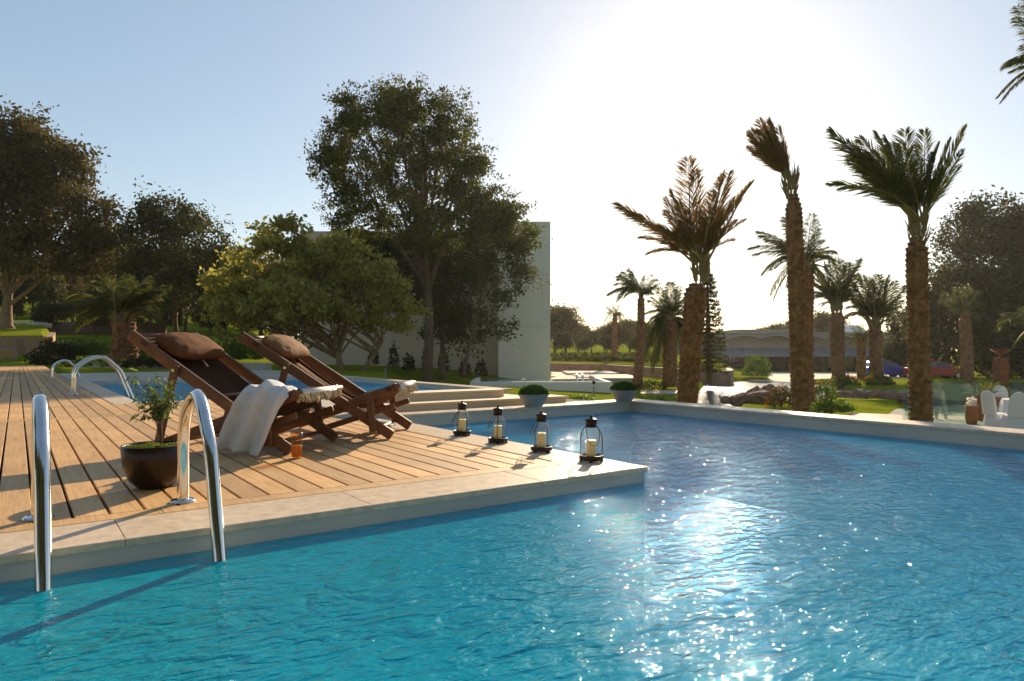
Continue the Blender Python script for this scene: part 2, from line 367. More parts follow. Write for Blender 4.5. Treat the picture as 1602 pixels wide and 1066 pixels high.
# ------------------------------------------------------------------ leaves in bulk
def leaf_quads(cent, size, aspect=0.5, up=0.25, jitter=0.35):
    """one rhombus per centre"""
    n = len(cent)
    d = rng.normal(size=(n, 3)); d[:, 2] -= up; d /= np.linalg.norm(d, axis=1)[:, None]
    e = rng.normal(size=(n, 3)); e -= d*(e*d).sum(1)[:, None]; e /= np.linalg.norm(e, axis=1)[:, None]
    s_ = size*(1+jitter*rng.uniform(-1, 1, size=(n, 1)))
    a = cent - d*s_*0.5; c = cent + d*s_*0.5; b = cent + e*s_*aspect*0.5 - d*s_*0.08; g = cent - e*s_*aspect*0.5 - d*s_*0.08
    v = np.stack([a, b, c, g], 1).reshape(-1, 3); f = np.arange(n*4).reshape(-1, 4); return v, f
def blob_points(blobs, n_clump, per, cr, surf=0.45):
    """blobs (centre, rx, ry, rz); returns leaf centres and clump centres"""
    vol = np.array([b[1]*b[2]*b[3] for b in blobs])**0.75; pr = vol/vol.sum()
    want = n_clump; n_clump = int(n_clump*2.5)
    idx = rng.choice(len(blobs), n_clump, p=pr)
    u = rng.normal(size=(n_clump, 3)); u /= np.linalg.norm(u, axis=1)[:, None]
    rad = rng.uniform(surf**3, 1, size=(n_clump, 1))**(1/3)
    R_ = np.array([[b[1], b[2], b[3]] for b in blobs])[idx]; Cc = np.array([tuple(b[0]) for b in blobs])[idx]
    s2 = Vector(tuple(rng.uniform(0, 50, 3))); bump_ = np.array([1+.42*noise.noise(Vector(tuple(q*1.7))+s2+Vector((k_*7.3, 0, 0))) for q, k_ in zip(u, idx)])[:, None]
    cc = Cc + u*rad*R_*bump_*rng.uniform(0.88, 1.12, size=(n_clump, 1))
    R0 = float(np.mean([b[1] for b in blobs])); sh = Vector(tuple(rng.uniform(0, 50, 3)))
    nv = np.array([noise.noise(Vector(tuple(q/(R0*.55)))+sh)+.5*noise.noise(Vector(tuple(q/(R0*.22)))+sh) for q in cc])
    cc = cc[np.argsort(-nv)[:want]]; n_clump = len(cc)
    sz = rng.uniform(0.6, 1.35, size=(n_clump, 1))
    lv = (cc[:, None, :] + rng.normal(size=(n_clump, per, 3))*(cr*sz)[:, None, :]*np.array([1, 1, 0.7])).reshape(-1, 3)
    return lv, cc
def px_blobs(bl, d, zf=0.8, dj=0.35):
    out = []
    for (x, y, rx, ry) in bl:
        c = A(x, y, d + rng.uniform(-1, 1)*S(rx, d)*dj); r = S(rx, d)
        out.append((c, r, r, S(ry, d)))
    return out
def branches(mb, base, top, targets, r0, nlimb=7, seg=6, lean=0.35):
    """tapered trunk from base to top, limbs towards grouped clump centres"""
    base = Vector(base); top = Vector(top); Hh = (top-base).length
    mid = (base+top)/2 + Vector((random.uniform(-.03, .03), random.uniform(-.03, .03), 0))*Hh
    tr = bez([base, mid, top], 6); nn = len(tr)
    rs = [r0*(1.35 if i == 0 else 1)*(1-0.45*i/(nn-1)) for i in range(nn)]
    mb.tube(tr, rs, 9)
    T = [Vector(t) for t in targets]; random.shuffle(T)
    for t in T[:nlimb]:
        st = tr[random.randint(int(nn*0.55), nn-1)]
        k = st.lerp(t, 0.5)+Vector((0, 0, (t-st).length*random.uniform(-0.05, 0.12)))
        pp = bez([st, k, t], 5); n2 = len(pp); r1 = r0*random.uniform(0.3, 0.5)
        mb.tube(pp, [r1*(1-0.8*i/(n2-1)) for i in range(n2)], seg)
        near = sorted(T, key=lambda q: (q-t).length)[1:6]
        for q in near:
            m_ = pp[random.randint(n2//3, n2-2)]
            p3 = bez([m_, m_.lerp(q, .5)+Vector((0, 0, (q-m_).length*0.08)), q], 3)
            mb.tube(p3, [r1*0.4*(1-0.8*i/(len(p3)-1)) for i in range(len(p3))], 4, cap=False)
def tree(name, label, base, top, blobs, leaf, bark, n_clump, per, cr, size, r0, nlimb=8, group=None, aspect=0.5, surf=0.45, extra_trunks=(), cat='tree'):
    t = thing(name, base, label, cat, group)
    lv, cc = blob_points(blobs, n_clump, per, cr, surf)
    v, f = leaf_quads(lv, size, aspect); link_mesh('crown', v, f, leaf, t)
    mb = MB(); branches(mb, base, top, [tuple(c) for c in cc], r0, nlimb)
    for (b2, t2, r2) in extra_trunks: branches(mb, b2, t2, [tuple(c) for c in cc], r2, max(3, nlimb//2))
    mb.build('trunk', bark, t, smooth=True); return t
def dup(root, loc, rz=0.0, sc=1.0, label=None, group=None):
    r = root.copy(); C.objects.link(r); r.location = loc; r.rotation_euler = (0, 0, rz); r.scale = (sc,)*3 if not isinstance(sc, tuple) else sc
    if label: r['label'] = label
    if group: r['group'] = group
    for ch in root.children:
        c = ch.copy(); C.objects.link(c); c.parent = r
    return r

# ------------------------------------------------------------------ terrain
def ss(a, b, x): t = max(0, min(1, (x-a)/(b-a))); return t*t*(3-2*t)
def lerp_tab(tab, x):
    if x <= tab[0][0]: return tab[0][1]
    for (x0, y0), (x1, y1) in zip(tab, tab[1:]):
        if x <= x1: return y0+(y1-y0)*(x-x0)/(x1-x0)
    return tab[-1][1]
ZL = -1.5
LAG = [(1086,675),(1092,615),(1105,601),(1180,595.5),(1235,597),(1295,603),(1320,609),(1400,612),(1440,605),(1432,598),(1602,597.5),(1900,600),(1950,640),(1602,650),(1440,656),(1405,632),(1290,629),(1215,633),(1150,642),(1132,675)]
LAGAD = []
for x, y in LAG:
    d = (EYE-ZL)*FPX/(y-HY); LAGAD.append(((x-HX)/FPX*d, d))
def inpoly(a, d, P_):
    c = False; j = len(P_)-1
    for i in range(len(P_)):
        xi, yi = P_[i]; xj, yj = P_[j]
        if (yi > d) != (yj > d) and a < (xj-xi)*(d-yi)/(yj-yi)+xi: c = not c
        j = i
    return c
BT = [(-400, -0.02), (560, -0.06), (700, -0.3), (800, -0.8), (870, -0.97), (1000, -1.15), (1090, -1.3)]
def ground_z(X, Y):
    if (X < 7.30 and -6 < Y < 8.0) or (X < 7.84 and 8.0 <= Y < 26.0) or (X < 1.3 and 26.0 <= Y < 41.5): return -2.3
    d = FW[0]*X+FW[1]*Y; a = RT[0]*X+RT[1]*Y
    if d < 3: return -1.35
    x = HX+FPX*a/d; z = lerp_tab(BT, x)
    if 590 < x < 800 and d > 8: z -= ss(590, 640, x)*(1-ss(740, 800, x))*min(.6, max(0, (39-d)*.11))
    lw = 1-ss(300, 560, x)
    z += lw*(0.35*ss(38, 44, d) + 0.084*max(0, min(d, 180)-43))
    if x < 77 and d > 42.3: z = max(z, 1.55+0.085*(d-42))
    wm = ss(780, 868, x)*(1-ss(1100, 1160, x))
    dw = 56-11*(x-865)/275
    if d > dw+0.4 and wm > 0: z = z*(1-wm)+wm*(-0.33+0.02*(d-dw))
    z += 0.05*noise.noise(Vector((X*0.25, Y*0.25, 0))) if d > 24 else 0
    if inpoly(a, d, LAGAD): z = -2.3
    elif x > 1200 and d > 50: z -= 0.25
    return z
def axis(fine0, fine1, lo, hi, step, extra=()):
    v = list(np.arange(fine0, fine1+1e-6, step)); s_ = step; q = fine1
    while q < hi: s_ *= 1.18; q += s_; v.append(q)
    s_ = step; q = fine0
    while q > lo: s_ *= 1.18; q -= s_; v.append(q)
    return sorted(set([round(float(t), 3) for t in v+list(extra)]))
xs = axis(-6, 62, -400, 600, 0.6, (7.29, 7.31, 7.83, 7.85, 1.29, 1.31)); ys = axis(-6, 58, -200, 600, 0.6, (7.99, 8.01, 25.99, 26.01, 41.49, 41.51))
nx, ny = len(xs), len(ys)
gv = np.array([(x, y, ground_z(x, y)) for y in ys for x in xs])
ii, jj = np.meshgrid(np.arange(ny-1), np.arange(nx-1), indexing='ij'); q = (ii*nx+jj).ravel()
gf = np.stack([q, q+1, q+nx+1, q+nx], 1)
def ground_mat():
    m, n, out = newmat('lawn and earth')
    v = coords(n); nz = N(n, 'ShaderNodeTexNoise', Scale=0.5, Detail=6); L(n, v, nz.inputs['Vector'])
    r = ramp(n, nz.outputs['Fac'], [(0.3, (0.16, 0.20, 0.018)), (0.55, (0.25, 0.29, 0.022)), (0.75, (0.33, 0.29, 0.05))])
    n2 = N(n, 'ShaderNodeTexNoise', Scale=25.0, Detail=4); L(n, v, n2.inputs['Vector'])
    r2 = ramp(n, n2.outputs['Fac'], [(0.3, (0.5, 0.5, 0.5)), (0.7, (1.1, 1.1, 1.1))])
    mu = N(n, 'ShaderNodeMix', data_type='RGBA', blend_type='MULTIPLY'); mu.inputs[0].default_value = 1
    L(n, r.outputs[0], mu.inputs[6]); L(n, r2.outputs[0], mu.inputs[7])
    p = N(n, 'ShaderNodeBsdfPrincipled', Roughness=0.9); p.inputs['Specular IOR Level'].default_value = 0.1
    p.inputs['Specular IOR Level'].default_value = 0.0
    L(n, mu.outputs[2], p.inputs['Base Color'])
    b = N(n, 'ShaderNodeBump', Strength=0.6, Distance=0.04); L(n, n2.outputs['Fac'], b.inputs['Height']); L(n, b.outputs[0], p.inputs['Normal'])
    L(n, p.outputs[0], out.inputs[0]); return m
tag(link_mesh('ground', gv, gf, ground_mat(), smooth=True), kind='structure')
def sheet(name, pxs, z, mat, th=0.02, bydepth=None):
    pts = [G(x, y, z) for x, y in pxs]
    return struct(MB().poly([(p.x, p.y) for p in pts], z-th, z), name, mat)
mbw = MB(); mbw.poly([W(a, d)[:2] for a, d in LAGAD], ZL-0.3, ZL)
mbw.v = mbw.v; 
# only the top sheet of the lagoon
k_ = len(LAGAD); struct(MB().add([(*W(a, d)[:2], ZL) for a, d in LAGAD][::-1], [tuple(range(k_))]), 'lagoon_water', m_water2)

# ------------------------------------------------------------------ pool, coping, deck
WZ = -0.10
foot = [(-7, -3.4), (6.95, -3.4), (6.95, 6.9), (3.295, 6.9), (3.295, 3.155), (-7, 3.155)]
mb = MB(); n_ = len(foot)
mb.v = [(x, y, z) for z in (-1.05, -0.031) for x, y in foot]
mb.f = [tuple(range(n_))] + [(i+n_, (i+1) % n_+n_, (i+1) % n_, i) for i in range(n_)]
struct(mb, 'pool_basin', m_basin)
far = MB(); far.add([(6.951, -3.4, -1.2), (6.951, 6.9, -1.2), (6.951, 6.9, 0.012), (6.951, -3.4, 0.012)], [(0, 1, 2, 3)])
mb = MB(); mb.box(6.952, 7.27, -3.4, 7.23, -1.8, 0.012); mb.box(3.31, 6.9515, 6.902, 7.23, -1.6, 0.012)
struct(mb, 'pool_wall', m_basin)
# water surface
struct(MB().add([(x, y, WZ) for x, y in [(-6.99, -3.39), (6.949, -3.39), (6.949, 6.899), (3.30, 6.899), (3.30, 3.15), (-6.99, 3.15)]], [tuple(range(6))]), 'pool_water', m_water)

mb = MB()
x = -7.0
while x < 3.31-0.01:
    x1 = min(x+1.05, 3.312); 
    if 3.312-x1 < 0.2: x1 = 3.312
    mb.box(x+0.0006, x1-0.0006, 3.135, 3.53, -0.032, 0.0); x = x1
y = 3.533
while y < 6.9:
    y1 = min(y+1.05, 6.9); mb.box(2.953, 3.312, y+0.0006, y1-0.0006, -0.032, 0.0); y = y1
struct(mb, 'pool_coping', m_coping, bevel=0.004)
mb = MB(); y = -3.4
while y < 6.86:
    y1 = y+0.8 if y+0.8 < 6.5 else 6.87; mb.box(6.93, 7.31, y+0.0015, y1-0.0015, 0.013, 0.045); y = y1
x = 3.32
while x < 7.30:
    x1 = x+0.8 if x+0.8 < 7.1 else 7.31; mb.box(x+0.0015, x1-0.0015, 6.873, 7.25, 0.013, 0.045); x = x1
struct(mb, 'raised_pool_coping', m_coping, bevel=0.008)

# deck boards
mb = MB(); PITCH = 0.1435; x0 = 2.95-1.0-0.0
k = 0; xb = 1.066
lines = [xb+i*PITCH for i in range(-50, 60)]
def boards(xa, xz, ya, yz, seg=None):
    for a_, b_ in zip(lines, lines[1:]):
        l, r = max(a_+0.0065, xa), min(b_-0.0065, xz)
        if r-l < 0.03: continue
        mb.box(l, r, ya+0.003, yz-0.003, -0.028, 0.0)
boards(-6.5, 2.95, 3.66, 9.02)
boards(-6.5, 2.45, 9.16, 11.0)
boards(-6.5, 1.07, 11.0, 15.2); boards(-6.5, 1.07, 15.32, 24); boards(-6.5, 1.07, 24.1, 33); boards(-6.5, 1.07, 33.1, 41.3)
for yy in (3.535, 9.025, 15.2):
    xx = -6.5
    wd = 0.122 if yy < 15 else 0.11
    while xx < (2.94 if yy < 9 else (2.94 if yy < 15 else 1.06)):
        x1 = min(xx+2.35, 2.95 if yy < 15 else 1.07); mb.box(xx+0.001, x1-0.001, yy, yy+wd, -0.028, 0.0005); xx = x1
# one long board along the right side
struct(mb, 'wooden_deck', m_deck, bevel=0.003)
mb = MB(); mb.box(-6.6, 2.952, 3.2, 11.24, -1.7, -0.034); mb.box(2.952, 3.28, 3.2, 11.24, -1.7, -0.034); mb.box(-6.6, 1.08, 11.24, 41.4, -1.7, -0.034)
struct(mb, 'deck_base', m_under)
# stone paving behind the lounge chairs
mb = MB()
for i in range(6):
    for j in range(9):
        xa = 2.952+0.0+i*0.6; ya = 6.96+j*0.5
        if i == 0: xa_, xz = 2.952, 3.29
        xa = 3.30 + (i-1)*0.7 if i else 2.955; xz = xa+(0.7 if i else 0.345)
        if i and ya < 8.0: continue
        if i == 0 and ya < 9.2: continue
        mb.box(xa+0.002, xz-0.002, ya, ya+0.497, -0.03, 0.0)
for j in range(5): mb.box(2.46, 2.948, 9.165+j*0.42, 9.165+j*0.42+0.416, -0.03, 0.0)
mb.box(2.955, 3.298, 6.905, 7.96, -0.03, -0.001)
struct(mb, 'stone_terrace', m_stonepave, bevel=0.003)
mb = MB(); mb.box(3.29, 7.2, 7.97, 11.24, -1.7, -0.034); struct(mb, 'terrace_base', m_under)
# two long steps behind the far pool edge
mb = MB(); mb.box(3.32, 6.09, 7.262, 7.62, -0.2, 0.095); mb.box(3.31, 6.10, 7.25, 7.62, 0.096, 0.128)
mb.box(3.32, 5.30, 7.622, 7.95, -0.2, 0.195); mb.box(3.31, 5.31, 7.61, 7.96, 0.196, 0.226)
struct(mb, 'stone_steps', m_step, bevel=0.006)
# left pool
mb = MB(); fx = [(1.4, 11.25), (7.5, 11.25), (7.5, 19.6), (1.4, 19.6)]
mb.v = [(x, y, z) for z in (-1.4, -0.005) for x, y in fx]; mb.f = [(0, 1, 2, 3)] + [(i+4, (i+1) % 4+4, (i+1) % 4, i) for i in range(4)]
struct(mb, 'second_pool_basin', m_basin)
struct(MB().add([(x, y, WZ) for x, y in [(1.401, 11.251), (7.499, 11.251), (7.499, 19.599), (1.401, 19.599)]], [(0, 1, 2, 3)]), 'second_pool_water', m_water)
mb = MB()
for yy in np.arange(11.0, 19.6, 0.7): mb.box(1.085, 1.42, yy+0.002, min(yy+0.7, 19.6)-0.002, -0.032, 0.002); mb.box(7.48, 7.84, yy+0.002, min(yy+0.7, 19.6)-0.002, -0.032, 0.002)
for xx in np.arange(1.43, 7.4, 0.7): mb.box(xx+0.002, min(xx+0.7, 7.478)-0.002, 11.0, 11.27, -0.032, 0.002)
struct(mb, 'second_pool_coping', m_coping, bevel=0.005)
mb = MB(); mb.box(7.505, 7.835, 11.2, 19.9, -1.7, -0.034); struct(mb, 'second_pool_wall', m_render)
mb = MB()
for xx in np.arange(1.08, 7.8, 0.97):
    for yy in np.arange(19.603, 25.8, 0.88): mb.box(xx+0.003, min(xx+0.967, 7.83), yy, yy+0.875, -0.05, 0.0)
struct(mb, 'far_paving', m_stonepave)
mb = MB(); mb.box(1.09, 7.82, 19.62, 25.9, -1.7, -0.052); struct(mb, 'far_paving_base', m_under)

# ------------------------------------------------------------------ pool ladders
def ladder(label, x0, y0, sgn_y, gap, swap=False, group='pool ladders', z0=0.0, k=1.0):
    prof = [(0, 0), (-0.005, .16), (-0.012, .30), (-0.05, .40), (-0.13, .475), (-0.24, .53), (-0.35, .545), (-0.44, .50), (-0.50, .44), (-0.60, .33), (-0.68, .12), (-0.76, -.1), (-0.83, -.34), (-0.84, -.75), (-0.84, -1.1)]
    if swap: P3 = lambda off, u, z: (x0-u*k, y0+off, z0+z*k)           # reaches out along +X
    else: P3 = lambda off, u, z: (x0+off, y0+u*k, z0+z*k)
    t = thing('pool_ladder', P3(gap/2, 0, 0), label, 'ladder', group)
    for off in (0, gap):
        p = bez([P3(off, u, z) for u, z in prof], 6); MB().tube(p, 0.0275, 16).build('rail', m_steel, t, smooth=True)
        c = P3(off, 0, 0); MB().lathe([(0.062, 0.001), (0.062, 0.006), (0.05, 0.014), (0.03, 0.018)], c, 24).build('flange', m_steel, t, smooth=True)
    for zz, uu in ((-0.30, -0.815), (-0.58, -0.84), (-0.86, -0.84)):
        a = P3(0, uu, zz); b = P3(gap, uu, zz); MB().beam(a, b, 0.085, 0.03, (0, 1, 0) if not swap else (1, 0, 0)).build('tread', m_bronze, t, bevel=0.005)
    return t
ladder('polished steel pool ladder in the foreground reaching from the deck into the blue water', 0.077, 3.745, -1, 0.592)
ladder('smaller steel ladder rails arching over the pale coping of the second pool', 0.80, 13.9, 0, 0.6, swap=True, k=1.15)
ladder('farthest steel ladder arch beside the dark shrub at the left', 0.80, 22.6, 0, 0.5, swap=True, k=.85)

t = thing('pool_light', (1.47, 3.15, -.34), 'round underwater light ring on the pool wall below the coping', 'pool light')
mb = MB(); mb.tube([(1.47+.075*math.cos(a), 3.135, -.32+.045*math.sin(a)) for a in np.linspace(0, 2*PI, 33)], .012, 8); mb.build('ring', m_bronze, t, smooth=True)
MB().tube([(1.47, 3.154, -.32), (1.47, 3.14, -.32)], .04, 24).build('lens', m_basin, t)
# ------------------------------------------------------------------ olive pot
pc = G(233, 766)+Vector((FW[0]*0.06, FW[1]*0.06, 0)); t = thing('potted_olive', pc, 'young olive tree in a dark brown glazed bowl pot on the deck', 'potted plant')
MB().lathe([(0.065, 0.0), (0.085, 0.006), (0.125, 0.045), (0.150, 0.10), (0.161, 0.16), (0.165, 0.232), (0.160, 0.236), (0.154, 0.228), (0.150, 0.19)], pc, 48, cap1=False).build('pot', m_potg, t, smooth=True)
MB().lathe([(0.0, 0.212), (0.08, 0.216), (0.152, 0.206)], pc, 32, cap0=False, cap1=False).build('soil', m_soil, t, smooth=True)
u = rng.uniform(0, 1, 2600); an = rng.uniform(0, 2*PI, 2600); rr_ = 0.15*np.sqrt(u)
cm = np.stack([pc.x+rr_*np.cos(an), pc.y+rr_*np.sin(an), 0.216+0.01*rng.uniform(0, 1, 2600)+0.006*np.sin(an*5)], 1)
v, f = leaf_quads(cm, 0.014, 0.6); link_mesh('moss', v, f, m_moss, t)
mb = MB(); lc = []
sb = pc+Vector((RT[0]*0.035, RT[1]*0.035, 0.21))
tips = [(-.11, .60), (-.09, .52), (-.07, .47), (-.03, .58), (0.0, .50), (.03, .46), (.06, .49), (.09, .50), (.12, .47), (.06, .42), (-.02, .42), (.10, .40), (-.06, .40), (.02, .55), (.13, .43), (-.12, .56), (-.045, .53), (.075, .46), (-.08, .36), (.04, .38), (-.1,.45), (-.05, .45), (.0,.46),(.05,.52)]
for j, (dx, z) in enumerate(tips):
    dy = random.uniform(-.1, .1); z *= 1.04
    q = pc+Vector((RT[0]*(dx+.01)+FW[0]*dy, RT[1]*(dx+.01)+FW[1]*dy, z+0.02))
    st = sb+Vector((0, 0, 0.05+0.10*(j % 5)/5))
    pp = bez([st, st.lerp(q, 0.45)+Vector((-RT[0]*dx*.18, -RT[1]*dx*.18, 0.03)), q], 6); n2 = len(pp)
    mb.tube(pp, [0.0024*(1-0.7*i/(n2-1)) for i in range(n2)], 5)
    for i in range(n2//2-1, n2):
        for _ in range(3): lc.append(pp[i]+Vector([random.gauss(0, .010) for _ in range(3)]))
mb.tube([sb-Vector((0, 0, .01)), sb+Vector((0.003, 0, .08)), sb+Vector((0, 0, .15))], [.005, .0045, .0035], 8)
mb.build('stem', m_bark, t, smooth=True)
v, f = leaf_quads(np.array([tuple(q) for q in lc]), 0.040, 0.30, up=-0.5); link_mesh('foliage', v, f, m_olive, t)

# ------------------------------------------------------------------ lounge chairs
def chair(near, far, head, label, kind):
    O = Vector(near); O.z = 0; F_ = Vector(far); F_.z = 0
    ew = (F_-O); Wd = ew.length; ew.normalize(); es = Vector((head[0], head[1], 0)).normalized()
    P = lambda s, w_, z: O+es*s+ew*w_+Vector((0, 0, z))
    m = m_teak if kind == 0 else m_teak_d
    m = m_teak
    t = thing('lounge_chair', P(0.6, Wd/2, 0), label, 'lounge chair', 'wooden lounge chairs on the deck')
    RB = lambda s: 0.035+0.645*s
    for w_ in (0.0175, Wd-0.0175):
        b = MB().beam(P(-0.015, w_, RB(-0.015)-.002), P(1.30, w_, RB(1.30)), 0.034, 0.085, ew)
        c = P(1.30, w_, RB(1.30)); dirr = (P(1.3, w_, RB(1.3))-P(0, w_, RB(0))).normalized()
        o = b.build('back_rail', m, t, bevel=0.012)
        # foot block
    for w_ in (0.053, Wd-0.053):
        MB().beam(P(-0.05, w_, 0.435), P(1.06, w_, 0.04), 0.032, 0.075, ew).build('seat_rail', m, t, bevel=0.008)
    for w_ in (-0.016, Wd+0.016):
        MB().beam(P(0.885, w_, 0.64), P(1.04, w_, 0.02), 0.028, 0.06, ew).build('prop_leg', m, t, bevel=0.008)
        pz = P(0.895, w_ + (-0.016 if w_ < 0 else .016), 0.60)
        MB().tube([pz, pz+ew*(-0.006 if w_ < 0 else .006)], 0.012, 12).build('bolt', m_steel, t)
        MB().beam(P(0.17, w_, 0.33), P(0.14, w_, 0.06), 0.028, 0.06, ew).build('front_strut', m, t, bevel=0.006)
    for w_ in (0.09, Wd-0.09):
        MB().beam(P(-0.02, w_, 0.275), P(0.6, w_, 0.075), 0.028, 0.05, ew).build('under_rail', m, t, bevel=0.006)
    # cross bars
    def bar(s, z, r, w0=0.0, w1=Wd, mm=m, nm='cross_bar'): return MB().tube([P(s, w0, z), P(s, w1, z)], r, 14).build(nm, mm, t, smooth=True)
    bar(1.275, RB(1.275)+.0, 0.024); bar(-0.045, 0.44, 0.022, 0.02, Wd-0.0); bar(1.04, 0.05, 0.018); bar(0.14, 0.07, 0.018); bar(0.36, 0.24, 0.016); bar(.62, RB(.62)-.03, .014)
    MB().tube([P(-0.045, 0.10, 0.441), P(-0.045, Wd-0.12, 0.441)], 0.0235, 14).build('bar_highlight', m_white, t, smooth=True)  # light on top of the front bar, put in as a white band
    # brand-free wood plugs on the rails
    for (s_, w_, z_) in ((1.16, -0.002, RB(1.16)+.002), (0.02, 0.034, 0.425)):
        MB().beam(P(s_-0.025, w_, z_-.0), P(s_+0.025, w_, z_+(.03 if s_ > 1 else -.015)), 0.006, 0.03, ew).build('plug', m_plug, t)
    # head slats
    for i in range(5):
        s_ = 1.10+i*0.034
        MB().beam(P(s_, 0.035, RB(s_)+.012), P(s_, Wd-0.035, RB(s_)+.012), 0.02, 0.008, es).build('slat', m, t)
    # sling
    prof = [(1.27, .85), (1.12, .735), (.95, .615), (.72, .455), (.50, .325), (.32, .27), (.16, .30), (.04, .40), (-.045, .465)]
    pl = bez([(a, 0, b) for a, b in prof], 6)
    def sl(u_, v_, off=0.0, w0=0.075, w1=None):
        w1 = w1 if w1 is not None else Wd-0.075
        i = u_*(len(pl)-1); i0 = min(int(i), len(pl)-2); p = pl[i0].lerp(pl[i0+1], i-i0)
        ww = w0+(w1-w0)*v_; sag = 0.035*math.sin(PI*v_)*math.sin(PI*u_)+0.006*math.sin(v_*17+u_*5)
        return P(p.x, ww, p.z-sag+off)
    MB().grid(lambda a, b: sl(a, b), 48, 20).build('sling', m_sling if kind == 0 else m_brown, t, smooth=True, solid=0.006)
    if kind == 1:
        for k_, (w0, w1) in enumerate(((.10, .17), (.26, .30), (.36, .44), (.56, .60))):
            MB().grid(lambda a, b: sl(a*0.72+.16, b, 0.010+0.02*math.sin(PI*b), w0, w1), 30, 6).build('fabric_fold', m_brown2 if k_ % 2 == 0 else m_brown, t, smooth=True, solid=0.004)
        for (s_, r_) in ((.30, .05), (.20, .045)):
            MB().tube([P(s_, w_, .325+.012*math.sin(w_*9)) for w_ in np.linspace(.34, Wd-.08, 12)], [r_*.5]+[r_]*10+[r_*.5], 12).build('fabric_roll', m_sling, t, smooth=True)
        for w_ in (.36, .5): MB().tube([P(.34, w_, .34), P(.27, w_, .395), P(.20, w_, .385), P(.13, w_, .33)], .004, 6).build('piping', m_cream, t, smooth=True)
    # pillow
    sl_ = Vector((0, 0, 1)); ax = (es+Vector((0, 0, 0.645))).normalized(); nn = ax.cross(ew); 
    if nn.z < 0: nn = -nn
    cc = P(1.045, Wd*0.5, RB(1.045)+0.065)
    def pil(u_, v_):
        th = u_*2*PI; ph = (v_-0.5)*PI
        cx, sx = math.cos(th), math.sin(th); cp, sp_ = math.cos(ph), math.sin(ph)
        e_ = lambda q, p_: math.copysign(abs(q)**p_, q)
        X_ = e_(sp_, .55)*0.315; Y_ = e_(cp, .45)*e_(cx, .75)*0.155; Z_ = e_(cp, .9)*e_(sx, 1.0)*0.075
        pinch = 1-0.25*abs(X_/.315)**3; wr = 0.004*noise.noise(Vector((X_*16, Y_*22, Z_*9)))*2.2
        return cc+ew*X_*(1+.05*abs(Y_/.155))+ax*Y_*(1+.04*(abs(X_)/.315)**4)+nn*(Z_*pinch+wr+0.008*math.cos(X_*5))
    MB().grid(pil, 40, 40).build('pillow', m_brown2 if kind == 1 else m_brown, t, smooth=True)
    # tassel fringe under the front bar
    mb = MB()
    for i in range(60):
        w_ = 0.06+(Wd-0.10)*i/59+random.uniform(-.006, .006); s0 = -0.055+random.uniform(-.012, .012)
        L_ = random.uniform(.045, .08); dx, dw = random.uniform(-.03, .02), random.uniform(-.02, .02)
        pp = bez([P(s0, w_, .435), P(s0-.018+dx*.4, w_+dw*.5, .435-L_*.5), P(s0+dx, w_+dw, .435-L_)], 4)
        mb.tube(pp, [0.004+0.005*math.sin(PI*j/(len(pp)-1))+(.004 if j > len(pp)-4 else 0) for j in range(len(pp))], 5)
    for i in range(70):
        w_ = random.uniform(.07, Wd-.06); s0 = random.uniform(-.03, .16 if kind == 0 else .0)
        p0 = P(s0, w_, .452-.25*max(0, s0)); d_ = Vector((random.gauss(0, 1), random.gauss(0, 1), random.uniform(0, 1))).normalized()*random.uniform(.012, .022)
        mb.tube([p0, p0+d_*.6+Vector((0, 0, .005)), p0+d_], [.003, .005, .002], 5)
    mb.build('tassel_fringe', m_cream, t, smooth=True)
    # tie cords at the prop
    return t, P, Wd
_, P1, W1 = chair(G(450, 712), G(525, 690), (-.69, .72), 'wooden lounge chair nearest the ladder with dark brown sling and white towel', 0)
_, P2, W2 = chair(G(610, 687), G(640, 671), (-.775, .631), 'wooden lounge chair nearer the lanterns with tan striped fabric folded on its seat', 1)
# small hook and white book under chair 2
mb = MB(); a = P2(0.22, W2*0.62, 0.02); mb.beam(P2(.10, W2*.72, .055), P2(.30, W2*.72, .075), .16, .022, P2(0, 1, 0)-P2(0, 0, 0))
tag(mb.build('folded_paper', m_white, org=P2(.2, W2*.72, .03), bevel=0.003), 'small white folded paper lying under the farther lounge chair', 'paper')

# towel over the near rail of chair 1
def towel(u_, v_):
    # u along the drape (0 = bottom outside, 1 = inside the seat), v across (0 = toward the head, 1 = toward the front)
    dr = [(-.10, .02), (-.085, .12), (-.07, .24), (-.05, .35), (-.015, .43), (.06, .475), (.16, .47), (.28, .43), (.38, .40), (.47, .40)]
    i = u_*(len(dr)-1); i0 = min(int(i), len(dr)-2); f_ = i-i0
    w_ = dr[i0][0]*(1-f_)+dr[i0+1][0]*f_; z = dr[i0][1]*(1-f_)+dr[i0+1][1]*f_
    down = max(0, 1-u_/0.45)
    s_head = 0.34+0.17*down-.10*max(0, u_-.5)*2; s_front = 0.05+0.11*down-0.04*(1-down)
    s_ = s_head+(s_front-s_head)*v_
    fold = math.sin(v_*14+1.2+u_*1.5)*0.030+math.sin(v_*27+u_*4)*0.012
    w_ -= fold*(0.35+0.9*down); z += (1-down)*fold*0.55*(1 if u_ > .3 else .5) - 0.06*(v_**3)*down*0 + .02*down*math.sin(v_*5)
    z += 0.05*math.sin(PI*v_)*(1-down)*(1 if u_ < .8 else .5) - .03*(1-down)*v_
    if down > .0: z -= 0.0
    q = P1(s_, w_, max(z, 0.012)); nz_ = noise.noise(Vector((q.x*11, q.y*11, q.z*11)))*0.009+noise.noise(Vector((q.x*34, q.y*34, q.z*34)))*0.004
    return q+Vector((nz_, nz_, nz_*0.6))
tag(MB().grid(towel, 70, 60).build('towel', m_white, smooth=True, solid=0.009, org=P1(.25, -.05, 0)), 'white towel draped over the side of the nearer lounge chair', 'towel')

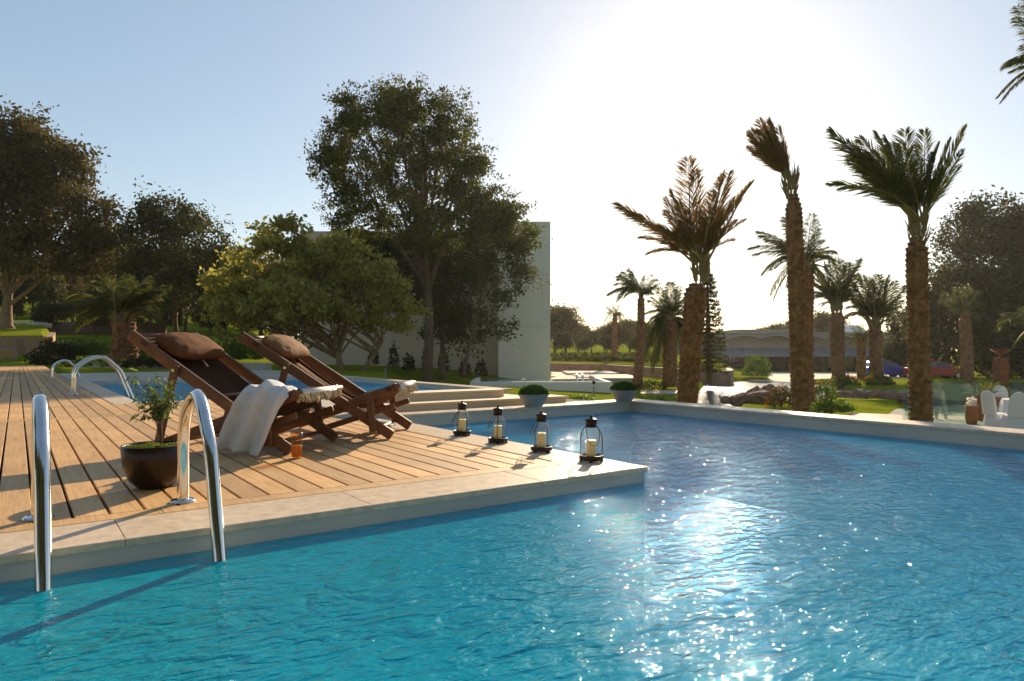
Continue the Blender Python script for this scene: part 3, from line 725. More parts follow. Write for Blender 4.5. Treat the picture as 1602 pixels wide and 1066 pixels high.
# drink
gc = G(464, 717); t = thing('drink_glass', gc, 'tall amber glass half full of orange drink standing on the deck boards', 'glass')
MB().lathe([(0.036, 0.001), (0.037, 0.004), (0.0385, .06), (0.041, 0.18), (0.0395, 0.18), (0.037, .06), (0.034, 0.012), (0.0, 0.010)], gc, 32, cap0=True, cap1=False).build('glass', m_amber, t, smooth=True)
MB().lathe([(0.0, 0.012), (0.033, 0.0125), (0.0362, .06), (0.0372, 0.088), (0.0, 0.088)], gc, 32, cap0=False, cap1=False).build('drink', m_juice, t, smooth=True)
MB().tube([gc+Vector((.02, 0, .02)), gc+Vector((-.02, .01, .165))], 0.003, 8).build('straw', m_amber, t)

# ------------------------------------------------------------------ lanterns
def lantern(x, y, label, ang, k=1.0):
    c = G(x, y); c.z = 0.0; t = thing('lantern', c, label, 'lantern', 'glass candle lanterns on the coping')
    T = lambda prof: [(r*k, z*k) for r, z in prof]
    MB().lathe(T([(0.062, 0.010), (0.078, 0.012), (0.080, 0.022), (0.079, 0.040), (0.072, 0.043), (0.070, 0.030), (0.0, 0.030)]), c, 32, cap1=False).build('base', m_bronze, t, smooth=True)
    for j in range(4):
        a = ang+j*PI/2; p = c+Vector((math.cos(a)*.068*k, math.sin(a)*.068*k, 0)); MB().lathe(T([(0.009, 0.0), (0.012, 0.006), (0.008, 0.013)]), p, 12).build('foot', m_bronze, t, smooth=True)
    MB().lathe(T([(0.064, 0.032), (0.067, 0.07), (0.068, 0.145), (0.064, 0.172), (0.053, 0.198), (0.038, 0.217), (0.031, 0.232)]), c, 40, cap0=False, cap1=False).build('glass', m_glass, t, smooth=True)
    cap = MB().lathe(T([(0.031, 0.222), (0.040, 0.224), (0.041, 0.228), (0.036, 0.232), (0.036, 0.266), (0.042, 0.268), (0.042, 0.273), (0.030, 0.280), (0.012, 0.284), (0.007, 0.290), (0.009, 0.297), (0.006, 0.304), (0.0, 0.305)]), c, 32, cap1=False).build('cap', m_bronze, t, smooth=True)
    MB().lathe(T([(0.0, 0.031), (0.031, 0.031), (0.032, 0.034), (0.032, 0.135), (0.029, 0.139), (0.012, 0.134), (0.0, 0.133)]), c, 28, cap0=False, cap1=False).build('candle', m_candle, t, smooth=True)
    MB().tube([c+Vector((0, 0, .132*k)), c+Vector((.001, 0, .146*k))], .0012, 5).build('wick', m_bronze, t)
    for j in range(2):
        a = ang+j*PI; pr = [(0.072, 0.03), (0.072, 0.145), (0.067, 0.175), (0.056, 0.202), (0.040, 0.225)]
        MB().tube(bez([c+Vector((math.cos(a)*r*k, math.sin(a)*r*k, z*k)) for r, z in pr], 5), 0.0028*k, 6).build('wire_strap', m_bronze, t, smooth=True)
    # bail handle hanging down to one side
    ha = ang+0.3; hx = Vector((math.cos(ha), math.sin(ha), 0)); hy = Vector((-math.sin(ha), math.cos(ha), 0))
    pts = []
    for i in range(13):
        th = PI*i/12; u_ = math.cos(th)*0.040; v_ = math.sin(th)
        pts.append(c+(hx*u_*(1+.35*v_)+hy*(0.012+0.075*v_**.8)+Vector((0, 0, 0.236-0.125*v_)))*k)
    MB().tube(bez(pts, 3), 0.0024*k, 6).build('handle', m_bronze, t, smooth=True)
    return t
lantern(723, 681, 'glass candle lantern farthest from the corner, next to the lounge chair feet', 0.5)
lantern(779, 693, 'second glass candle lantern from the lounge chairs, between two others on the coping', 0.9)
lantern(847, 707, 'third glass candle lantern from the lounge chairs, next to the corner one', 0.2)
lantern(925, 722, 'glass candle lantern nearest the corner of the deck coping, its wire handle hanging left', 2.35, 1.03)

# ------------------------------------------------------------------ bowl planters
def bowl(x, y, label, z=0.046, k=1.0):
    c = G(x, y, z)+Vector((0.0, 0.0, 0)); c += Vector((FW[0]*.10, FW[1]*.10, 0)); t = thing('bowl_planter', c, label, 'planter', 'bowl planters on the far pool coping')
    MB().lathe([(0.105*k, 0), (0.11*k, 0.004), (0.19*k, 0.150*k), (0.196*k, 0.153*k), (0.188*k, 0.158*k), (0.180*k, 0.150*k), (0.17*k, 0.13*k)], c, 40, cap1=True).build('bowl', m_bowl, t, smooth=True)
    pts = []
    for _ in range(5200):
        u_ = rng.normal(size=3); u_ /= np.linalg.norm(u_); u_[2] = abs(u_[2]); r = rng.uniform(.75, 1.06)+.06*noise.noise(Vector(tuple(u_*4)))
        pts.append((c.x+u_[0]*.182*k*r, c.y+u_[1]*.182*k*r, c.z+.145*k+u_[2]*.125*k*r))
    v, f = leaf_quads(np.array(pts), 0.018, 0.6); link_mesh('foliage', v, f, m_box, t)
bowl(835, 637.5, 'grey bowl planter with rounded green bush on the far coping, left one of two')
bowl(978, 629, 'grey bowl planter with rounded green bush at the far corner of the pool', k=1.0)
# ------------------------------------------------------------------ broadleaf trees on the left and centre
T_ = lambda bl, d, dj=.35: px_blobs(bl, d, dj=dj)
tree('poplar_tree', 'tallest dark leafy tree rising in front of the white building', A(668, 603, 33), A(664, 380, 33),
     T_([(590,185,70,48),(665,205,78,62),(540,262,52,52),(625,285,92,82),(715,262,55,55),(700,235,45,50),(765,328,52,38),(557,345,48,45),(690,362,82,45),(800,345,36,28),(650,165,50,30),(515,252,30,28),(600,140,35,18),(545,200,30,30),(570,400,40,30),(740,290,40,40)], 33, .3),
     m_lf_big, m_bark, 2000, 36, 0.19, 0.155, 0.25, nlimb=18, surf=0.2)
tree('leaning_tree', 'slim leaning tree beside the tall one with drooping leafy branches over the wall', A(724, 590, 33.5), A(752, 470, 33.5),
     T_([(770,372,62,30),(812,440,26,30),(785,470,24,22),(785,513,28,16),(835,372,16,30),(745,420,40,30),(806,400,28,30),(760,345,40,25)], 33.5),
     m_lf_big, m_bark, 400, 28, 0.22, 0.165, 0.11, nlimb=7, surf=0.1)
tree('shadowed_tree', 'dark bushy tree standing close behind the tallest one', A(692, 592, 35), A(690, 470, 35),
     T_([(600,420,55,50),(650,400,55,45),(700,440,42,55),(722,510,36,40),(690,500,30,40),(575,400,40,40),(640,450,40,40)], 35),
     m_lf_dark, m_bark, 800, 30, 0.28, 0.19, 0.16, nlimb=8, surf=0.2)
tree('fig_tree', 'low spreading tree with sunlit yellow green leaves and a forked pale trunk', A(537, 592, 28), A(528, 540, 28),
     T_([(440,368,44,26),(398,432,45,52),(500,408,62,36),(560,428,50,38),(612,480,34,28),(370,490,40,42),(470,475,70,36),(565,488,60,30),(632,495,20,24),(600,440,38,28),(535,385,30,16),(655,486,12,10),(350,450,30,40),(380,345,6,5)], 28),
     m_lf_fig, m_bark2, 850, 34, 0.17, 0.19, 0.17, nlimb=22, surf=0.45, aspect=.6, extra_trunks=((A(560, 592, 28), A(598, 535, 28.3), .11), (A(515, 592, 28), A(455, 528, 28), .11)))
tree('round_tree', 'rounded dark tree on the rise, between the big left one and the sunlit one', G(280, 541, 1.1), A(275, 470, 48),
     T_([(268,342,52,36),(300,385,62,50),(235,372,34,50),(345,430,36,42),(285,450,72,40),(230,430,40,40),(380,470,40,40)], 48),
     m_lf_dark, m_bark, 900, 26, 0.42, 0.26, 0.25, nlimb=8)
tree('big_oak_tree', 'large brownish green tree with a forked trunk on the stone terrace', A(10, 514, 46), A(14, 455, 46),
     T_([(15,215,55,48),(62,275,62,45),(105,262,38,38),(20,330,62,60),(110,335,60,48),(152,372,36,32),(60,395,62,36),(132,405,46,28),(-40,290,80,100),(-50,400,60,50),(55,230,40,30),(0,190,20,24)], 46),
     m_lf_oak, m_bark2, 1900, 30, 0.40, 0.27, 0.40, nlimb=14, surf=0.3)
for b_, d_, lab in (((480,445,60,45), 58, 'dark tree filling the gap behind the sunlit low tree'), ((195,405,30,62), 62, 'dark narrow tree between the oak and the rounded one')):
    x_, y_, rx_, ry_ = b_; zb = ground_z(*W((x_-HX)/FPX*d_, d_)[:2])
    tree('hill_tree', lab, W((x_-HX)/FPX*d_, d_, zb), A(x_, y_+20, d_), T_([b_, (x_-20, y_+30, rx_, ry_*.8), (x_+25, y_+35, rx_*.8, ry_*.8)], d_), m_lf_dark, m_bark, 320, 22, .55, .34, .25, nlimb=6)

# generic woodland trees: three sources, copied
def generic(name, label, leaf, seed, cls, h=8.0, wd=3.4):
    random.seed(seed)
    bl = [(Vector((random.uniform(-.5, .5)*wd, random.uniform(-.5, .5)*wd, h*random.uniform(.35, .85))), wd*random.uniform(.35, .55), wd*random.uniform(.35, .55), h*random.uniform(.13, .22)) for _ in range(9)]
    return tree(name, label, Vector((0, 0, 0)), Vector((0.1, 0, h*.5)), bl, leaf, m_bark, 520, 20, .42, .32, .2, nlimb=6, group=cls)
gA = generic('woodland_tree', 'dark evergreen tree in the dense wood on the hillside at the left', m_lf_dark, 3, 'trees of the left hillside wood')
gB = generic('woodland_tree', 'dark evergreen tree in the dense wood on the hillside at the left', m_lf_oak, 5, 'trees of the left hillside wood')
gC = generic('woodland_tree', 'dark evergreen tree in the dense wood on the hillside at the left', m_lf_dark, 9, 'trees of the left hillside wood')
src = [gA, gB, gC]; random.seed(21); used = []
def place(x, topy, d, label, group, i=[0], cat=None):
    X, Y = W((x-HX)/FPX*d, d)[:2]; zb = ground_z(X, Y); zt = EYE+(HY-topy)/FPX*d; sc = max(.25, (zt-zb)/8.0)
    if zb < -2: zb = -1.5
    k_ = random.randrange(3); s = src[k_]; wsc = sc*random.uniform(.9, 1.25)
    if s not in used:
        used.append(s); s.location = (X, Y, zb-.1); s.scale = (wsc, wsc, sc); s['label'] = label; s['group'] = group; s.rotation_euler = (0, 0, random.uniform(0, 6)); return s
    return dup(s, (X, Y, zb-.1), random.uniform(0, 6), (wsc, wsc, sc), label, group)
for d_, y0_, n_t in ((72, 405, 12), (95, 385, 14)):
    for i in range(n_t):
        x_ = -60+i*(700/n_t)+random.uniform(-12, 12)
        place(x_, y0_+random.uniform(-14, 22)+max(0, (x_-430))*.12, d_+random.uniform(-4, 4), 'dark evergreen tree in the dense wood on the hillside at the left', 'trees of the left hillside wood')
for i in range(9): place(30+i*58+random.uniform(-10, 10), 470+random.uniform(-8, 8), 64+random.uniform(-3, 3), 'dark evergreen tree in the dense wood on the hillside at the left', 'trees of the left hillside wood')
for x_, y_, d_ in ((868,470,92),(885,478,88),(905,500,95),(925,512,90),(945,505,95),(962,500,86),(985,492,90),(1005,502,84),(1025,505,88),(1045,498,92),(1066,500,86),(880,515,80),(915,522,80),(950,520,80),(1000,520,78),(1035,520,78),(840,480,95),(1085,515,80)):
    place(x_, y_, d_, 'dark green tree in the row closing the vineyard behind the brown stone wall', 'trees behind the vineyard')
for a_, d_, h_ in ((-17, -9, 15), (-10, -13, 17), (-2, -13, 17), (7, -14, 18), (-22, 0, 14), (16, -11, 16)):  # unseen trees, added to give the steel rails something dark to reflect
    p_ = W(a_, d_); s_ = dup(random.choice(src), (p_.x, p_.y, -1.4), a_, (h_/7.5, h_/7.5, h_/7), 'dark unseen tree added behind the viewpoint for the steel rails to mirror', 'trees added behind the viewpoint')
for x_, y_, d_ in ((1205,500,100),(1228,495,104),(1262,492,102),(1285,484,100),(1300,500,100),(1440,500,90),(1420,508,92)):
    place(x_, y_, d_, 'green tree showing above the flat roof of the long low building', 'trees behind the low building')
# big trees at the right
tree('eucalyptus_tree', 'tall dark tree at the right with sky showing through its crown', A(1545, 590, 62), A(1540, 440, 62),
     T_([(1540,335,38,28),(1520,360,45,38),(1570,365,40,45),(1495,385,28,30),(1530,420,55,34),(1590,340,30,26),(1600,420,50,60),(1640,380,60,70)], 62, .5), m_lf_dark, m_bark, 760, 30, .55, .34, .35, nlimb=10, surf=.3)
tree('ficus_tree', 'broad dark green tree to the right of the nearest palm', A(1480, 592, 58), A(1490, 500, 58),
     T_([(1480,440,40,32),(1465,475,30,40),(1520,470,50,45),(1500,520,60,50),(1450,500,25,30),(1570,500,60,60),(1560,555,60,40)], 58, .5), m_lf_dark, m_bark, 760, 30, .5, .34, .35, nlimb=8, surf=.2)
tree('laurel_tree', 'dense dark tree behind the copper pillar at the right edge', A(1600, 590, 55), A(1600, 500, 55),
     T_([(1600,470,60,60),(1640,520,60,60),(1590,540,50,50),(1680,450,60,80)], 55, .5), m_lf_dark, m_bark, 560, 30, .5, .34, .35, nlimb=8, surf=.2)
tree('laurel_tree', 'small dark tree beside the blue car, left of the nearest palm', A(1425, 592, 66), A(1425, 530, 66),
     T_([(1425,520,24,30),(1410,500,18,20),(1445,545,22,34),(1400,560,22,24)], 66, .5), m_lf_dark, m_bark, 260, 26, .45, .32, .2, nlimb=5, surf=.2)

# ------------------------------------------------------------------ palms
def palm(name, label, base, top, r0, r1, tips, d, group=None, crown=None, leafm=None, lf=0.22, nl=34, arch=0.25, grav=0.25, scales=True, wind=(0, 0, 0), skirt=0.0, up0=0.25, lw=0.022, seed=1, jd=0.8):
    random.seed(seed)
    base = Vector(base); top = Vector(top); leafm = leafm or m_frond; crown = Vector(crown) if crown is not None else top
    t = thing(name, base, label, 'palm tree', group)
    mid = (base+top)/2+Vector((random.uniform(-.1, .1), 0, 0))
    pts = bez([base, mid, top], 10); n2 = len(pts)
    RR = lambda f__: (r0+(r1-r0)*f__)*(1-.45*ss(.93, 1.0, f__))*(1+.18*(1-ss(0, .12, f__)))
    mb = MB(); mb.tube(pts, [RR(i/(n2-1)) for i in range(n2)], 14)
    if scales:
        Hh = (top-base).length; rows = int(Hh/(.11*max(1, d/18))); per = 12
        for i in range(rows):
            fr = (i+.5)/rows; p = pts[min(int(fr*(n2-1)), n2-2)].lerp(pts[min(int(fr*(n2-1))+1, n2-1)], fr*(n2-1)-int(fr*(n2-1)))
            rr = RR(fr); hgt = Hh/rows
            for k_ in range(per):
                a = 2*PI*(k_+.5*(i % 2))/per+random.uniform(-.1, .1); c_, s_ = math.cos(a), math.sin(a); wd = 2*PI*rr/per*.55
                o1 = Vector((c_, s_, 0)); tn = Vector((-s_, c_, 0)); j_ = random.uniform(.75, 1.35); h_ = hgt*random.uniform(.9, 1.25)
                b0 = p+o1*(rr-.012)+Vector((0, 0, -h_*.5)); e0 = p+o1*(rr+rr*.13*j_)+Vector((0, 0, h_*.45)); e1 = p+o1*(rr-.01)+Vector((0, 0, h_*.62))
                mb.add([b0-tn*wd, b0+tn*wd, e0+tn*wd*.75, e0-tn*wd*.75, e1+tn*wd*.6, e1-tn*wd*.6], [(0,1,2,3), (3,2,4,5), (1,4,2), (0,3,5)])
    mb.build('trunk', m_palmtrunk, t)
    rac = MB(); lv = []; lfc = []
    wv = Vector(wind)
    nl = int(nl*2.1); lf *= 1.3; lw *= .56
    tips = list(tips)+[(tp_[0]+random.uniform(-9, 9)*30/d, tp_[1]+random.uniform(-2, 16)*20/d)+tuple(tp_[2:]) for tp_ in tips if d > 20.5]
    for ti, tip in enumerate(tips):
        tp = A(tip[0], tip[1], d+random.uniform(-1, 1)*jd); st = crown+Vector((random.uniform(-1, 1), random.uniform(-1, 1), random.uniform(-.3, .6)))*r1*.7
        Lf = (tp-st).length; ar = tip[2] if len(tip) > 2 else arch
        c1 = st.lerp(tp, .42)+Vector((0, 0, Lf*ar)); 
        pp = bez([st, st.lerp(c1, .5)+Vector((0, 0, Lf*ar*.18)), c1, c1.lerp(tp, .6)+Vector((0, 0, Lf*ar*.28)), tp], 6); n3 = len(pp)
        rac.tube(pp, [max(.003, r1*.13*(1-.9*i/(n3-1))) for i in range(n3)], 4, cap=False)
        for i in range(nl):
            fr = .20+.80*(i+random.random()*.5)/nl; x_ = fr*(n3-1); i0 = min(int(x_), n3-2); p = pp[i0].lerp(pp[i0+1], x_-i0)
            tg = (pp[i0+1]-pp[i0]).normalized(); sd = tg.cross(Vector((0, 0, 1))); 
            if sd.length < .15: sd = Vector((RT[0], RT[1], 0))
            sd.normalize(); ll = Lf*lf*(math.sin(PI*min(1, .12+fr*.86))**.6)*random.uniform(.8, 1.1)
            for sg in (-1, 1):
                dr = (tg*random.uniform(.75, 1.0)+sd*sg*random.uniform(.5, .95)+Vector((0, 0, -grav+random.uniform(-.25, .35)))+wv*random.uniform(.5, 1)).normalized()
                q = p+dr*ll; m_ = p+dr*ll*.5+Vector((0, 0, ll*.04)); bn = dr.cross(Vector((random.gauss(0, 1), random.gauss(0, 1), random.gauss(0, 1)))).normalized()*lw*max(.6, Lf/2)
                b_ = len(lv); lv += [p-bn*.4, m_-bn, q-Vector((0, 0, ll*grav*.25)), m_+bn]; lfc.append((b_, b_+1, b_+2, b_+3))
    if skirt:
        for _ in range(int(70*skirt)):
            a = random.uniform(0, 2*PI); o1 = Vector((math.cos(a), math.sin(a), 0)); st = crown+o1*r1*.6-Vector((0, 0, random.uniform(0, .5)*skirt))
            q = st+o1*random.uniform(.02, .14)+Vector((0, 0, random.uniform(.2, .5))); rac.tube([st, st.lerp(q, .5)+o1*.02, q], [r1*.10, r1*.07, r1*.03], 4)
    rac.build('stalks', m_rachis, t)
    link_mesh('fronds', np.array([tuple(q) for q in lv]), np.array(lfc), leafm, t); return t
WL = (-RT[0]*.35, -RT[1]*.35, .05)
palm('date_palm', 'date palm on the left of the nearest three, brown fronds and thick trunk', A(1073, 660, 20), A(1089, 445, 20), .27, .295,
     [(964,320,.02),(1000,372,.12),(1012,398,.16),(1050,298,.0),(1062,315,.02),(1077,248,.02),(1088,268,.02),(1040,330,.02),(1118,325,.02),(1132,272,.03),(1140,272,.02),(1178,286,.03),(1166,300,.0),(1152,345,.05),(1150,375,.1),(1030,352,.05),(1100,330,0),(1048,345,0),(1115,300,0),(1166,345,.08),(1120,345,0),(1042,310,0),(1065,350,0),(985,335,.08),(1150,310,.02),(1075,330,0),(1105,350,0),(1130,330,0)], 20,
     'nearest date palms beyond the pool', crown=A(1096, 412, 20), leafm=m_frond_b, lf=.2, nl=46, grav=.1, wind=WL, skirt=1.2, seed=11)
palm('date_palm', 'tall slender date palm whose top is bent and swept left by the wind', A(1255, 700, 17), A(1241, 305, 17), .205, .18,
     [(1172,212,-.02),(1190,190,0),(1205,188,0),(1218,200,0),(1172,232,.03),(1182,240,.05),(1205,205,0),(1195,200,0),(1180,222,0),(1215,215,0),(1186,205,0),(1198,212,0),(1176,205,0),(1222,225,0),(1190,225,.02),(1228,240,0),(1200,235,.02),(1210,195,0)], 17,
     'nearest date palms beyond the pool', crown=A(1236, 282, 17), leafm=m_frond_b, lf=.28, nl=44, grav=.0, wind=(WL[0]*1.4, WL[1]*1.4, .2), skirt=1.0, seed=12, jd=.25, arch=0)
palm('date_palm', 'full crowned date palm on the right of the nearest three', A(1444, 720, 14.5), A(1434, 372, 14.5), .205, .19,
     [(1300,203,.0),(1297,288,.10),(1318,296,.14),(1335,232,.03),(1385,214,.02),(1372,208,.02),(1416,204,.0),(1447,205,.0),(1488,218,.0),(1512,199,-.02),(1506,236,.0),(1500,262,.03),(1345,262,.08),(1362,238,.04),(1345,215,.02),(1480,262,.0),(1430,232,0),(1400,242,.02),(1462,238,0),(1376,262,.04),(1410,225,0),(1330,250,.06),(1390,250,.02),(1352,240,.05),(1470,225,0),(1440,250,0),(1325,222,.02),(1395,225,.02),(1420,255,0)], 14.5,
     'nearest date palms beyond the pool', crown=A(1436, 350, 14.5), lf=.2, nl=46, grav=.12, wind=WL, skirt=1.0, seed=13)
palm('date_palm', 'date palm directly behind the tall slender one, sharing its trunk line', A(1263, 640, 22), A(1262, 420, 22), .21, .22,
     [(1172,388,.15),(1185,362,.12),(1192,430,.3),(1205,462,.32),(1228,340,.05),(1278,358,.05),(1306,396,.16),(1270,335,.02),(1292,420,.2),(1212,420,.25),(1302,408,.2),(1232,370,.1),(1250,350,0),(1288,375,.1),(1200,375,.12),(1282,440,.25),(1230,450,.25)], 22, 'date palms round the lagoon', lf=.2, nl=36, grav=.35, skirt=.5, seed=14)
palm('date_palm', 'windswept thin date palm left of the thick brown one', A(997, 607, 33), A(1003, 462, 33), .22, .15,
     [(957,458,.2),(966,432,.14),(975,425,.1),(985,420,.05),(962,445,.2),(978,462,.25),(1010,430,0),(1027,436,.02),(1020,430,0),(1018,455,.1),(970,468,.3),(990,425,0),(1025,448,.05)], 33, 'date palms round the lagoon', lf=.26, nl=28, grav=.5, wind=(WL[0]*2, WL[1]*2, 0), skirt=.2, seed=15, lw=.03)
palm('date_palm', 'bushy date palm with drooping fronds between the thin one and the thick one', A(1048, 605, 35), A(1050, 500, 35), .34, .30,
     [(1002,520,.3),(1010,490,.2),(1020,465,.1),(1032,450,.03),(1048,442,0),(1062,448,0),(1076,462,.05),(1085,490,.15),(1005,560,.35),(1020,575,.3),(1085,540,.3),(1075,575,.3),(1040,460,0),(1028,480,.1),(1070,480,.1),(1012,540,.3),(1030,570,.3),(1055,455,0)], 35, 'date palms round the lagoon', lf=.26, nl=34, grav=.45, seed=16, lw=.03)
palm('date_palm', 'small far date palm above the vineyard, beside the wood', A(961, 572, 60), A(962, 492, 60), .26, .2,
     [(948,492,.2),(950,480,.1),(958,476,.0),(968,478,.0),(976,488,.12),(979,500,.25),(945,504,.25),(972,510,.3)], 60, 'date palms round the lagoon', lf=.25, nl=20, grav=.5, seed=17, lw=.03)
palm('date_palm', 'date palm on the lagoon island, left of the two there', A(1313, 606, 42), A(1309, 490, 42), .34, .40,
     [(1266,430,.1),(1268,458,.2),(1274,412,.05),(1290,410,0),(1310,404,0),(1326,411,0),(1343,406,0),(1341,428,.02),(1336,452,.1),(1262,472,.25),(1345,475,.25),(1285,480,.3),(1300,408,0),(1318,415,0),(1280,425,.05),(1332,425,.0),(1272,445,.15)], 42, 'date palms round the lagoon', lf=.2, nl=34, grav=.3, seed=18, lw=.03, crown=A(1309, 482, 42), skirt=.6)
palm('date_palm', 'date palm on the lagoon island in front of the blue car', A(1371, 604, 42), A(1369, 512, 42), .33, .37,
     [(1327,452,.1),(1345,432,.02),(1358,434,0),(1372,430,0),(1390,431,0),(1413,447,.05),(1405,466,.1),(1325,482,.25),(1320,500,.3),(1403,500,.3),(1392,480,.2),(1336,442,.05),(1365,440,0),(1400,440,0),(1380,440,0),(1332,468,.15)], 42, 'date palms round the lagoon', lf=.2, nl=34, grav=.35, seed=19, lw=.03, skirt=.6)
palm('date_palm', 'slim far date palm trunk between the two island ones', A(1348, 600, 48), A(1346, 530, 48), .28, .25,
     [(1325,525,.2),(1335,512,.1),(1348,508,0),(1362,512,.1),(1368,528,.2),(1330,540,.3),(1364,540,.3)], 48, 'date palms round the lagoon', lf=.25, nl=24, grav=.5, seed=20, lw=.03)
palm('date_palm', 'shaded date palm in front of the dark trees, right of the red car', A(1513, 598, 50), A(1509, 495, 50), .40, .36,
     [(1470,468,.2),(1475,455,.1),(1490,448,.03),(1512,446,0),(1530,455,.05),(1540,475,.2),(1480,490,.3),(1535,500,.3),(1500,450,0)], 50, 'date palms round the lagoon', lf=.25, nl=26, grav=.6, seed=22, lw=.03)
palm('canary_palm', 'low palm with arching fronds beside the hedge behind the lounge chairs', A(193, 562, 30), A(193, 505, 30), .50, .42,
     [(108,468,.22),(112,492,.28),(138,445,.14),(172,432,.08),(200,430,.03),(232,433,.08),(264,446,.16),(270,470,.25),(122,510,.3),(252,505,.3),(158,450,.15),(215,445,.1),(245,455,.18),(130,475,.25),(185,440,.05),(228,470,.2),(150,480,.2)], 30, lf=.24, nl=40, grav=.45, seed=23, lw=.03, arch=.2)
palm('fan_palm', 'palm crown at the upper right edge of the picture, mostly out of view', W((1665-HX)/FPX*11, 11, -1.3), A(1650, 105, 11), .2, .2,
     [(1592,10,.02),(1588,28,.05),(1572,105,.15),(1560,152,.2),(1565,160,.2),(1583,100,.1),(1580,112,.1),(1600,70,0),(1700,60,.1),(1690,20,0),(1650,-20,0),(1740,110,.2),(1720,160,.25),(1610,-10,0)], 11, lf=.2, nl=46, grav=.3, seed=24, lw=.018)
# frond at the right edge belongs to a low palm just outside the frame
palm('low_palm', 'low palm at the right edge whose fronds hang before the dark trees', A(1640, 596, 30), A(1640, 520, 30), .35, .3,
     [(1556,515,.3),(1562,500,.2),(1575,490,.15),(1600,480,.08),(1640,460,0),(1690,480,.1),(1720,520,.25),(1590,535,.3)], 30, lf=.22, nl=34, grav=.5, seed=25, lw=.03)
# araucaria
def araucaria():
    random.seed(5); b = A(1110, 600, 40); tp = A(1106, 425, 40); t = thing('norfolk_pine', b, 'conifer with tiers of tufted horizontal branches behind the thick brown palm', 'conifer tree')
    mb = MB(); mb.tube([b, b.lerp(tp, .5), tp], [.22, .14, .02], 8); mb.build('trunk', m_bark, t, smooth=True)
    br = MB(); pts = []; Hh = (tp-b).length
    for i in range(24):
        f_ = .12+.88*i/24; L_ = 1.0*(1-f_)**.55+.12; p = b.lerp(tp, f_)
        for k_ in range(6):
            a = k_*PI/3+i*.5; q = p+Vector((math.cos(a)*L_, math.sin(a)*L_, -.10*L_+random.uniform(-.08, .08))); br.tube([p, p.lerp(q, .6)-Vector((0, 0, .04)), q], [.03, .02, .008], 4, cap=False)
            for m_ in (.35, .6, .8, .95, 1.0):
                c_ = p.lerp(q, m_); 
                for _ in range(12): pts.append(tuple(c_+Vector([random.gauss(0, .05) for _ in range(3)])+Vector((0, 0, .03))))
    br.build('branches', m_bark, t); v, f = leaf_quads(np.array(pts), .13, .4); link_mesh('foliage', v, f, m_lf_dark, t)
araucaria()

# ------------------------------------------------------------------ white building behind the tree
def building():
    dA, dB = 39.4, 38.0
    b = A(780, 590, dB); b.z = -1.2; t = thing('white_building', b, 'tall plain off white windowless building block behind the trees', 'building')
    def block(x0, x1, ytop, d0, depth, nm, mat):
        z1 = EYE+(HY-ytop)/FPX*d0; p = [W((x0-HX)/FPX*d0, d0), W((x1-HX)/FPX*d0, d0), W((x1-HX)/FPX*d0, d0+depth), W((x0-HX)/FPX*d0, d0+depth)]
        MB().poly([(q.x, q.y) for q in p], -1.6, z1).build(nm, mat, t)
        p2 = [q+(Vector((0, 0, 0))) for q in p]; c_ = sum(p2, Vector())/4
        p3 = [c_+(q-c_)*1.004 for q in p2]; MB().poly([(q.x, q.y) for q in p3], z1, z1+.07).build('parapet', mat, t)
        return z1
    zb = block(779.5, 861, 349, dB, 5, 'front_wall', m_render)
    za = block(470, 779, 364, dA, 5, 'rear_wall', m_render2)
    mb = MB()                                     # horizontal joints in the render
    for y_ in (430, 512):
        z = EYE+(HY-y_)/FPX*dB; mb.beam(W((781-HX)/FPX*(dB-.01), dB-.01, z), W((859-HX)/FPX*(dB-.01), dB-.01, z), .02, .012)
        z = EYE+(HY-y_)/FPX*dA; mb.beam(W((600-HX)/FPX*(dA-.01), dA-.01, z), W((778-HX)/FPX*(dA-.01), dA-.01, z), .02, .012)
    mb.build('joint_lines', m_concrete, t)
building()
# raised pool in front of it
def obox(mb, a0, a1, d0, d1, z0, z1):
    p = [W(a0, d0), W(a1, d0), W(a1, d1), W(a0, d1)]; return mb.poly([(q.x, q.y) for q in p], z0, z1)
ax = lambda x, d: (x-HX)/FPX*d
t = thing('raised_pool', W(ax(860, 31), 30.5, -1.0), 'low white raised pool with pale blue water in front of the white building', 'pool')
mb = MB(); obox(mb, ax(735, 30), ax(958, 30), 30, 30.25, -1.3, -.62); obox(mb, ax(958, 30)-.25, ax(958, 30), 30.251, 34.8, -1.3, -.62); obox(mb, ax(735, 30), ax(735, 30)+.25, 30.251, 34.8, -1.3, -.62); mb.build('wall', m_render, t, bevel=.02)
mb = MB(); obox(mb, ax(735, 30)+.251, ax(958, 30)-.251, 30.251, 34.79, -1.2, -.72); mb.build('water', m_awning if False else M('pale pool water', (0.25, 0.42, 0.55), rough=0.05, scale=3, bump=.2), t)
t = thing('hand_rail', W(ax(908, 31), 31, -.62), 'pair of short dark metal posts on the raised white pool', 'railing')
for x_ in (903, 912):
    b = W(ax(x_, 30.9), 30.9, -.8); MB().tube([b, b+Vector((0, 0, .42)), b+Vector((FW[0]*.25, FW[1]*.25, .47)), b+Vector((FW[0]*.4, FW[1]*.4, .1))], .028, 8).build('post', m_steel, t, smooth=True)
t = thing('concrete_steps', W(ax(960, 42), 42, -1.1), 'pale concrete terraces with long low steps left of the thin windswept palm', 'steps')
for (x0_, x1_, d0_, d1_, z_) in ((888, 968, 47, 52, -.80), (905, 1000, 42.5, 46.99, -.88), (936, 1006, 38, 42.49, -.78)):
    mb = MB(); obox(mb, ax(x0_, d0_), ax(x1_, d0_), d0_, d1_, -1.5, z_); mb.build('step', m_concrete, t, bevel=.02)
sheet('pale_courtyard', [(862,593.5),(932,592.5),(905,580.5),(862,579)], -1.0+.06, m_path, .03)
